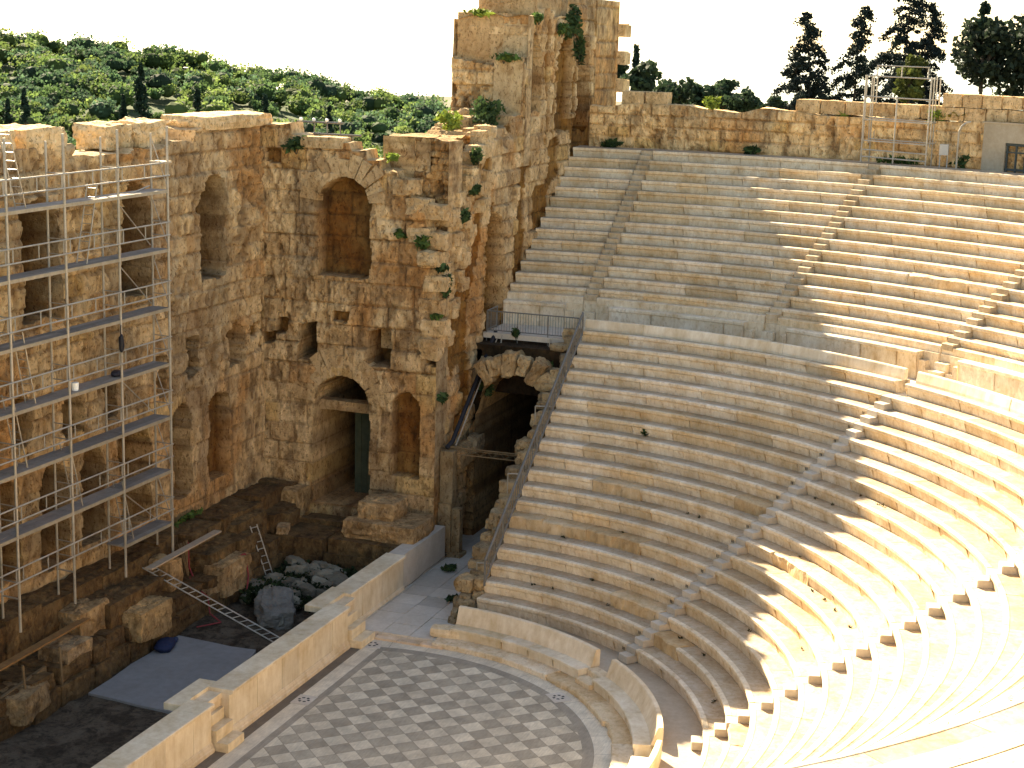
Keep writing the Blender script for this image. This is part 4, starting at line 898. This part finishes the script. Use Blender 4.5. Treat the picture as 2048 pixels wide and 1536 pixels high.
for k in range(6): a = rad(-27.05-k*.68); rimbox(mb, a, a-rad(.12), 39.02, 39.08, 17.02, 18.3)
mb.build('gate', M['irongate'], t); mb = MB(); rimbox(mb, rad(-27.9), rad(-28.3), 39.3, 39.4, 17, 18.3); rimbox(mb, rad(-29.3), rad(-29.8), 39.3, 39.4, 17, 18.3); mb.build('inner_panel', M['ochre'], t)
mb = MB(); rimbox(mb, rad(-27), rad(-30.5), 39.5, 39.55, 17, 18.35); mb.build('room_dark_sheet', M['dark'], t)  # thin black sheet painted in for the unlit space behind the gate
st = thing('scaffold_tower', 'small pipe scaffold tower standing on the walkway behind the top row', 'scaffolding', (36.6, -12.6, 17.03))
ca, sa = math.cos(rad(-19)), math.sin(rad(-19)); O = np.array((38.35*ca, 38.35*sa, 17.03)); tx = np.array((sa, -ca, 0)); rx = np.array((ca, sa, 0))
def TP(a, b, z): return O+tx*a+rx*b+np.array((0, 0, z))
for a, b in ((-1.68, 0), (0, 0), (1.68, 0), (-1.62, .75), (1.62, .75), (-1.72, .2), (1.74, .2), (-1.6, .5), (1.6, .5), (1.7, .95), (-1.55, .95)):
    MB().tube(TP(a, b, 0 if b in (0, .75) else .9), TP(a, b, 3.2 if a == 0 else 4.15), .042 if b == 0 else .03, 7).build('pole', M['steel'], st)
for z, b in ((.28, 0), (.62, 0), (1.05, 0), (2.05, 0), (3.15, 0), (4.12, .1), (1.1, .75), (2.1, .75)): MB().tube(TP(-1.72, b, z), TP(1.72, b, z-.05), .036, 6).build('rail', M['steel'], st)
for a in (-1.15, .1, 1.45): MB().tube(TP(a, .1, 4.1), TP(a, .1, 4.62), .03, 6).build('pole', M['steel'], st)
MB().tube(TP(-1.2, .1, 4.62), TP(1.5, .1, 4.6), .03, 6).build('rail', M['steel'], st)
for z in (2.0, 3.1):
    for a in (-1.66, 1.66): MB().tube(TP(a, 0, z), TP(a, .95, z), .026, 6).build('rail', M['steel'], st)
t = thing('pipe_bend', 'pale hooked pipe rising beside the gate pier', 'pipe', (35.9, -15.6, 17)); a = rad(-23.6); p = np.array((38.75*math.cos(a), 38.75*math.sin(a), 17)); 
MB().path([p, p+(0, 0, 1.75), p+(.0, -.1, 2.0), p+(.1, -.28, 2.15), p+(.1, -.5, 2.2)], .045, 7).build('pipe', M['steel'], t)
t = thing('meter_box', 'small pale cabinet on two legs beside the hooked pipe', 'cabinet', (36.0, -15.0, 17)); a = rad(-22.7); p = np.array((38.6*math.cos(a), 38.6*math.sin(a), 17))
mb = MB(); mb.box(p+(-.18, -.2, .62), p+(.18, .2, 1.12)); mb.build('cabinet', M['box'], t)
for dy in (-.17, .17): MB().tube(p+(0, dy, 0), p+(0, dy, .65), .025, 6).build('leg', M['box'], t)
# terrace rail seen over the wall
t = thing('terrace_rail', 'thin double rail with small white lamps behind the wall top', 'railing', (20.2, 10.5, 17.5))
for z, y0, y1 in ((18.12, 12.0, 8.3), (18.62, 11.4, 9.2)): MB().tube((20.9, y0, z), (20.9, y1, z), .05, 6).build('rail', M['rail'], t)
for k in range(6): MB().tube((20.9, 11.8-k*.62, 17.2), (20.9, 11.8-k*.62, 18.62 if 0 < k < 5 else 18.1), .025, 5).build('post', M['rail'], t)
for k in range(4): mb = MB(); rock(mb, (20.9, 11.2-k*.62, 18.72), (.07, .07, .07), k, 0, (0, 0), 1., 0, 5, tone=(2.2, 2.2, 2.2)); mb.build('lamp', M['box'], t, True)

# ================================================================== plants on the ruins
GRN, DGR, YGR = (.085, .14, .035), (.05, .085, .03), (.19, .25, .045)
pl = [
 ('leafy dark bush spilling over the shoulder below the tower', (27.6, 5.2, 19.0), (1.0, .9, .7), DGR, 420),
 ('bright yellow green weeds on the left side of the tower shoulder', (26.2, 6.3, 18.7), (.7, .6, .5), YGR, 260),
 ('trailing dark ivy hanging from the tower top between the niches', (36.5, 3.9, 23.4), (1.1, .5, .9), DGR, 420),
 ('narrow strand of ivy hanging lowest on the tower face', (37.3, 3.75, 22.2), (.35, .3, 1.0), DGR, 200),
 ('small clump of weeds on the tower face left of the ivy', (34.6, 3.8, 22.9), (.4, .3, .35), GRN, 110),
 ('green clump on the ledge above the first tower niche', (31.3, 3.9, 23.4), (.7, .3, .3), GRN, 140),
 ('grassy tuft on the slanting ledge of the tower flank', (29.6, 5.0, 21.5), (.3, .9, .25), GRN, 150),
 ('yellowish tufts on the tower top left end', (30.2, 6.6, 23.6), (.4, .9, .2), YGR, 110),
 ('small fig bush growing below the capping block at the inner corner', (19.25, 10.6, 17.7), (.35, .6, .4), DGR, 200),
 ('bright green tuft beside the broken arch top on the pavilion wall', (19.4, 6.15, 17.4), (.3, .4, .2), YGR, 100),
 ('leafy clump on the broken ledge under the rubble core', (19.2, 4.55, 13.95), (.3, .45, .35), GRN, 150),
 ('dark clump on the narrow ledge right of the rubble core', (21.5, 3.75, 14.9), (.4, .25, .3), DGR, 110),
 ('upper dark clump in the crack between core and tall wall', (23.3, 3.8, 17.3), (.3, .3, .5), DGR, 140),
 ('lower dark clump in the crack between core and tall wall', (22.9, 3.75, 15.95), (.35, .3, .3), DGR, 110),
 ('small round clump beside the big niche of the pavilion wall', (19.2, 5.7, 14.25), (.2, .25, .2), GRN, 60),
 ('pair of dark weeds on the stepped corner halfway up', (19.3, 3.85, 12.9), (.25, .3, .25), DGR, 80),
 ('dark drooping weed on the stepped corner below the pair', (19.6, 3.7, 12.0), (.3, .2, .5), DGR, 110),
 ('small green sprig high on the corner by the square windows', (19.2, 4.0, 10.8), (.15, .25, .15), GRN, 50),
 ('dark sprig on the corner just above the dark pipe', (19.5, 3.75, 7.3), (.2, .2, .25), DGR, 70),
 ('weed growing on the deck edge railing', (25.0, 2.4, 9.35), (.15, .2, .35), DGR, 60),
 ('dark weeds beside the passage arch crown', (23.6, 2.9, 7.9), (.4, .5, .3), GRN, 120),
 ('yellow green weed at the right of the arch crown', (24.2, .6, 8.1), (.4, .3, .3), GRN, 110),
 ('straggling weed left of the passage arch', (23.4, 3.2, 6.9), (.3, .4, .35), DGR, 110),
 ('dark weed at the foot of the rubble edge', (11.7, -.35, .6), (.2, .25, .3), DGR, 90),
 ('spreading weed on the passage paving', (14.2, 1.0, .25), (.5, .3, .08), DGR, 110),
 ('weed at the foot of the plain end of the low stage wall', (17.8, 2.6, .3), (.5, .4, .15), DGR, 120),
 ('bare twiggy plant sprouting at the lower stairway near the bench gap', (10.3, -8.3, 1.1), (.2, .2, .3), DGR, 50),
 ('small dark tuft in the middle of the lower rows', (20.2, -5.1, 6.55), (.15, .2, .15), DGR, 60),
 ('green tuft on a sunlit lower row', (12.9, -14.9, 4.5), (.25, .25, .18), GRN, 80),
 ('low dark shrubs at the foot of the rim wall right of the scaffold tower', (36.0, -15.9, 17.35), (.5, .8, .35), DGR, 200),
 ('dark weeds at the foot of the rim wall beside the tower', (38.8, 2.2, 17.25), (.3, .7, .22), DGR, 130),
 ('dark weeds at the foot of the rim wall midway along', (38.5, -5.2, 17.25), (.3, .5, .25), DGR, 110),
 ('low greenery under the scaffold tower', (36.9, -13.0, 17.25), (.3, 1.4, .2), GRN, 220),
 ('tall pale weeds on the rim wall left part', (39.2, -2.9, 19.5), (.3, .5, .4), YGR, 110),
 ('yellow green weed on the rim wall left of the scaffold tower', (38.2, -9.8, 19.25), (.25, .35, .18), YGR, 70),
 ('bushy pale weeds on the rim wall right of the scaffold tower', (36.6, -14.3, 19.4), (.3, .7, .3), YGR, 150),
 ('orange tinged weeds on the rim wall before the gate pier', (36.2, -15.6, 19.4), (.3, .6, .25), (.22, .17, .03), 120),
 ('low dark weeds along the foot of the niched wall by the scaffold end', (11.8, 11.9, 2.95), (1.3, .25, .15), GRN, 130)]
for i, (lab, c, r, col, n) in enumerate(pl): tuft('wall_plant', lab, c, r, col, n, .15 if c[0] > 18 else .11, 40+i)
rg = np.random.default_rng(90)
for k in range(26):                                      # little dry weeds in the joints of the rows
    i = int(rg.integers(0, 12)); a = rad(rg.uniform(-72, -6)); R = R1+i*DR+DR*.92; z = Z1+i*DZ
    mb = MB(); leaves(mb, blob(7, (R*math.cos(a), R*math.sin(a), z+.03), (.10, .10, .04), rg, .1), .055, (.06, .055, .025), .4, k, 2.4)
    tag(mb.build('seat_weed', M['leaf']), 'tiny dark dry weed in a joint between two lower rows', 'weed', 'tiny weeds between the rows')

# ================================================================== terrain, hill, trees
CAM = np.array((-45.53384, -22.24392, 22.2944))
az_t = np.array([-10, 8, 10, 13.3, 16, 21.6, 22.6, 23.4, 25.1, 26.1, 27.4, 28.75, 29.7, 31.7, 32.8, 34.2, 35.5, 36.4, 50.])
rz_t = np.array([4, 5, 6.5, 7.5, 7.5, 5.6, 7.6, 9.2, 10.2, 11.6, 13.6, 14.6, 16.8, 18.2, 19.0, 19.8, 19.6, 19.9, 20.])-3.4
def hill_z(az, D):
    rz = np.interp(az, az_t, rz_t); lo = -9.
    f = np.clip((D-190)/(400-190), 0, 1)
    return np.where(D < 400, lo+(rz-lo)*f**.8, rz-(D-400)*.10)
azs = np.linspace(-8, 52, 120); Ds = np.concatenate([np.linspace(190, 420, 50), np.linspace(440, 620, 8)])
AZ, DD = np.meshgrid(azs, Ds, indexing='ij'); ZZ = hill_z(AZ, DD)+(fbm(np.stack([AZ*.6, DD*.05, AZ*0], -1), 3, 5)-.5)*2.5
V = np.stack([CAM[0]+DD*np.cos(np.radians(AZ)), CAM[1]+DD*np.sin(np.radians(AZ)), ZZ], -1); gi = np.arange(AZ.size).reshape(AZ.shape)
mb = MB(); mb.add(V.reshape(-1, 3), np.stack([gi[:-1, :-1], gi[:-1, 1:], gi[1:, 1:], gi[1:, :-1]], -1).reshape(-1, 4))
struct(mb.build('hill', M['hillsoil'], None, True))
def terr(x, y):
    R = np.hypot(x, y); out = sst(41.5, 43., R)
    base = -9+25*sst(2, -14, y)*sst(120, 60, R)
    base = base+6.*sst(60, 140, R)*sst(10, -10, y)
    return np.where(out > 0, -.25+(base+.25)*out, -.25)
rs = np.concatenate([[0], np.linspace(8, 41, 8), np.linspace(41.5, 44, 6), np.linspace(46, 200, 40), np.linspace(240, 900, 8)]); ths = np.linspace(0, 2*PI, 129)
RR, TT = np.meshgrid(rs, ths, indexing='ij'); X, Y = RR*np.cos(TT), RR*np.sin(TT); Z = terr(X, Y)
cam_side = sst(12, 4, np.hypot(X-CAM[0], Y-CAM[1])); Z = Z*(1-cam_side)+18.5*cam_side
gi = np.arange(RR.size).reshape(RR.shape); mb = MB(); mb.add(np.stack([X, Y, Z], -1).reshape(-1, 3), np.stack([gi[:-1, :-1], gi[1:, :-1], gi[1:, 1:], gi[:-1, 1:]], -1).reshape(-1, 4))
struct(mb.build('ground', M['ground'], None, True))
mb = MB(); th = np.linspace(0, 2*PI, 97)[:-1]; V = [(r_*math.cos(a), r_*math.sin(a), -9.6) for r_ in (800, 2500, 30000) for a in th]; k = 96
mb.add(V, [(i+j*k, i+(j+1)*k, (i+1) % k+(j+1)*k, (i+1) % k+j*k) for i in range(k) for j in (0, 1)]); struct(mb.build('sea', M['sea']))
# forest on the hill: one mass, too many crowns to count
mb = MB(); rg = np.random.default_rng(321); cnt = 0
FG = [(.060, .100, .036), (.078, .115, .034), (.042, .075, .036), (.10, .135, .04), (.048, .082, .045)]
while cnt < 2900:
    az = rg.uniform(-2, 40); D = rg.uniform(195, 425)
    cx, cy = CAM[0]+D*math.cos(rad(az)), CAM[1]+D*math.sin(rad(az)); z = float(hill_z(np.array(az), np.array(D)))
    cl = vn(np.array((cx*.03, cy*.03, 0)), 5)
    if cl < .22 and rg.random() < .7: continue
    r = rg.choice([rg.uniform(1.0, 2.2), rg.uniform(2., 3.2), rg.uniform(2.6, 4.4)])*(.75 if D < 260 else 1.); c = np.array(FG[int(rg.integers(5))])*rg.uniform(1.15, 2.1); zt = z+r*rg.uniform(.7, 1.05)
    rock(mb, (cx, cy, zt-r*.1), (r*.46, r*.46, r*.36), cnt, 0, (0, 0), 1., .12, 4, tone=c*.6)  # darker inner core added to block light through the crown
    for k in range(5):
        d = rg.normal(size=3); d /= np.linalg.norm(d); d[2] = abs(d[2])*.9-.15
        cc = np.array((cx, cy, zt))+d*np.array((r, r, r*.7))*.55; leaves(mb, blob(32, cc, np.array((r, r, r*.75))*.5, rg, .45), .50, c*rg.uniform(.75, 1.3), .3, cnt*7+k, 1.3)
    cnt += 1
stuff(mb.build('forest', M['canopy']), 'dense green pine wood covering the far hillside', 'forest')
mb = MB()                                         # bright scrub in the clearings
for k in range(260):
    az = rg.uniform(0, 40); D = rg.uniform(250, 415); cx, cy = CAM[0]+D*math.cos(rad(az)), CAM[1]+D*math.sin(rad(az))
    if vn(np.array((cx*.03, cy*.03, 0)), 5) > .36: continue
    leaves(mb, blob(26, (cx, cy, float(hill_z(np.array(az), np.array(D)))+.5), (2.2, 2.2, .8), rg, .1), .55, (.13, .17, .04), .4, k, 1.2)
if mb.n: stuff(mb.build('hill_scrub', M['leaf']), 'bright yellow green scrub in clearings of the hillside wood', 'scrub')

def conifer(label, base, top, w, seed, col=(.022, .042, .026), group=None, n=70, cat='tree', lean=0.):
    """slim pointed evergreen: trunk, crown of drooping clumps"""
    base = np.array(base, float); top = np.array(top, float); H = top[2]-base[2]; rg = np.random.default_rng(seed)
    t = thing('conifer_tree', label, cat, tuple(base), group)
    MB().tube(base, top-(0, 0, H*.1), H*.018+.05, 7, .03).build('trunk', M['bark'], t)
    mb = MB()
    for k in range(n):
        f = rg.random()**.8; p = base+(top-base)*(.12+.88*f); r = w*(1-f)**.75*rg.uniform(.5, 1.1)+.12
        a = rg.uniform(0, 2*PI); c = p+np.array((math.cos(a), math.sin(a), -.25))*r*.55
        leaves(mb, blob(26, c, (r*.5+.15, r*.5+.15, .35*H/12+.15), rg, .2), .28*max(1, H/12), np.array(col)*rg.uniform(.7, 1.4), .3, seed*100+k, 1.6)
    mb.build('crown', M['needle'], t); return t
def azp(px_az, D): return np.array((CAM[0]+D*math.cos(rad(px_az)), CAM[1]+D*math.sin(rad(px_az))))
for lab, (bx, by), tz, w, s in (('dark pointed conifer on the hillside near the left edge', (149.4, 117.8), 14.0, 1.7, 1), ('tallest dark conifer rising in the middle of the hillside', (158., 104.9), 17.6, 2.3, 2), ('slim dark conifer right of the tallest one on the hillside', (162., 98.3), 14.5, 1.6, 3), ('dark conifer above the flat capping block', (184., 99.5), 13.3, 1.8, 4), ('dark narrow conifer at the very left edge of the hillside', (140., 113.6), 13.0, 1.3, 5), ('small dark conifer just left of the tallest one', (157.5, 107.5), 13.5, 1.4, 6), ('small conifer farther right on the hillside', (189., 91.), 11.8, 1.2, 7)):
    conifer(lab, (bx, by, 1.5), (bx, by, tz), w, s, n=60)
# trees behind the rim wall beside the tower
def broad(label, x, y, zt, zb, r, seed, col=(.045, .075, .032), group=None, nb=16, size=.34, n=60, name='leafy_tree', hr=.8):
    rg = np.random.default_rng(seed); t = thing(name, label, 'tree', (x, y, zb), group)
    mb = MB(); mb.path([(x, y, zb), (x+.1, y, zb+(zt-zb)*.4), (x, y+.1, zt-r*.8)], [.22, .16, .06], 7); cl = []
    for k in range(nb):
        d = rg.normal(size=3); d /= np.linalg.norm(d); c = np.array((x, y, zt-r*hr))+d*np.array((r, r, r*hr))*rg.uniform(.35, .85); cl.append(c)
        mb.tube((x, y, zt-r*1.5), c, .05, 5, .015)
    mb.build('trunk', M['bark'], t); fb = MB()
    for k, c in enumerate(cl): leaves(fb, blob(n, c, np.array((r, r, r*.8))*rg.uniform(.25, .42), rg, .35), size, np.array(col)*rg.uniform(.65, 1.45), .35, seed*50+k, 1.5)
    fb.build('crown', M['leaf'], t); return t
for i, (lab, x, y, zt, r) in enumerate((('bushy pine close beside the tower above the rim wall', 113., 24.0, 20.9, 1.6), ('tall rounded pine behind the lichen stained blocks', 109., 19.7, 21.1, 2.3), ('rounded pine right of the tall rounded one', 113., 18.2, 19.7, 2.2), ('broad low pine midway between tower and spiky trees', 119.8, 16.2, 19.2, 2.2), ('pine with a thin spire midway along the rim wall', 125.2, 15.6, 19.0, 1.9), ('low pine before the gap left of the spiky trees', 121., 12.5, 18.2, 1.9), ('lowest distant pine beside the leftmost spiky tree', 131., 11.6, 17.3, 2.0), ('faint pine behind the rounded pair', 128., 20.6, 18.6, 2.3))):
    broad(lab, x, y, zt, 6, r, 70+i, (.04, .068, .034), None, 18, .42, 50)
conifer('thin dark spire rising behind the tower edge above the rim wall', (112.6, 21.6, 8), (112.6, 21.6, 22.0), .5, 31, n=40)
# spiky ragged evergreens on the right
def spiky(label, x, y, zb, zt, w, seed, lean=0., fork=None):
    rg = np.random.default_rng(seed); H = zt-zb; t = thing('ragged_evergreen', label, 'tree', (x, y, zb), 'ragged dark evergreens behind the rim wall')
    tr = MB(); fo = MB()
    def axis(f): return np.array((x, y+lean*f*f*H*.12+.10*math.sin(f*9+seed), zb+H*f))
    pts = [axis(f) for f in np.linspace(0, 1, 10)]; tr.path(pts, [max(.03, .17*(1-f)) for f in np.linspace(0, 1, 10)], 7)
    m = int(H*3.0)
    for k in range(m):
        f = .34+.66*(k+rg.random()*.8)/m; p = axis(min(f, 1)); L = w*1.45*((1-f)**.75+.12)*rg.uniform(.3, 1.25); a = rg.choice([PI/2, -PI/2])+rg.normal()*.8
        d = np.array((math.cos(a), math.sin(a), 0)); q = p+d*L*.6+np.array((0, 0, L*.10)); e = p+d*L+np.array((0, 0, -L*.28-.06))
        tr.path([p, q, e], [.035, .022, .01], 5)
        nn = max(3, int(L*5))
        for j in range(nn):
            g = (j+.6)/nn; c = (p+(q-p)*g*2 if g < .5 else q+(e-q)*(g*2-1))+np.array((0, 0, -.05)); s = .20+.24*rg.random()
            leaves(fo, blob(40, c, (s, s*1.25, s*.85), rg, .05), .13, np.array((.020, .030, .026))*rg.uniform(.7, 1.5), .3, seed*1000+k*20+j, 1.7, .5)
    tp = axis(1.); leaves(fo, blob(40, tp, (.15, .3, .12), rg, .1), .12, (.02, .03, .026), .3, seed)
    tr.build('trunk', M['bark'], t); fo.build('crown', M['needle'], t)
spiky('leftmost ragged evergreen with a bent tip above the rim wall', 70.8, -2.6, 13, 24.7, 2.3, 11, .5)
spiky('short ragged evergreen low at the left of the dark group', 71.5, -1.4, 13, 21.9, 1.8, 12)
spiky('ragged evergreen with a hooked tip leaning right', 71.2, -5.2, 13, 25.2, 1.9, 13, -.4)
spiky('tallest ragged evergreen cut by the top edge of the photo', 78.6, -7.9, 13, 26.8, 3.0, 14)
spiky('slim ragged evergreen just right of the tallest one', 78.8, -9.4, 13, 25.7, 1.5, 15)
spiky('low ragged evergreen filling the gap behind the scaffold tower', 74., -8.0, 12, 21.6, 2.6, 16)
broad('yellow green young tree directly behind the scaffold tower', 58.8, -10.5, 22.3, 13, 1.2, 90, (.085, .10, .025), None, 26, .22, 70, hr=1.5)
broad('dark leafy tree with a thin bare leader near the right edge', 64.2, -14.3, 24.9, 13, 2.5, 91, (.028, .042, .024), None, 34, .26, 80, hr=1.05)
broad('large dark leafy tree cut off by the right edge', 66.3, -17.8, 25.6, 13, 3.4, 92, (.026, .04, .024), None, 56, .27, 100, hr=1.05)
conifer('bare pointed leader rising above the right edge trees', (64.2, -14.25, 20), (64.1, -14.1, 25.6), .16, 33, n=12)

# ================================================================== camera, light, sky
cam = bpy.data.cameras.new('camera'); co = bpy.data.objects.new('camera', cam); COL.objects.link(co)
r = Vector((0.33654169, -0.94128282, 0.02695087)); u = Vector((0.18048931, 0.09256811, 0.97921129)); f = Vector((0.92420955, 0.32468108, -0.20104452))
co.matrix_world = Matrix(((r.x, u.x, -f.x, CAM[0]), (r.y, u.y, -f.y, CAM[1]), (r.z, u.z, -f.z, CAM[2]), (0, 0, 0, 1)))
cam.sensor_fit = 'HORIZONTAL'; cam.sensor_width = 36; cam.lens = 3337/2048*36; cam.clip_start = .5; cam.clip_end = 40000
scene.camera = co
S = Vector((.97, 1.10, 1.0)).normalized()
sun = bpy.data.lights.new('sun', 'SUN'); sun.energy = 5.0; sun.angle = rad(.5); sun.color = (1, .94, .82)
so = bpy.data.objects.new('sun', sun); COL.objects.link(so); so.rotation_euler = (-S).to_track_quat('-Z', 'Y').to_euler(); so.location = (60, 60, 60)
w = bpy.data.worlds.new('World'); scene.world = w; w.use_nodes = True; nt = w.node_tree
sky = nt.nodes.new('ShaderNodeTexSky'); sky.sky_type = 'NISHITA'; sky.sun_disc = False
sky.sun_elevation = math.asin(S.z); sky.sun_rotation = math.atan2(S.x, S.y); sky.dust_density = .8; sky.air_density = .8; sky.ozone_density = .5
nt.links.new(sky.outputs[0], nt.nodes['Background'].inputs[0]); nt.nodes['Background'].inputs[1].default_value = .085
vs = scene.view_settings; vs.view_transform = 'Standard'; vs.look = 'None'; vs.gamma = 1; vs.exposure = 2.15; vs.use_white_balance = True; vs.white_balance_temperature = 8300; vs.white_balance_tint = 8; vs.use_curve_mapping = False
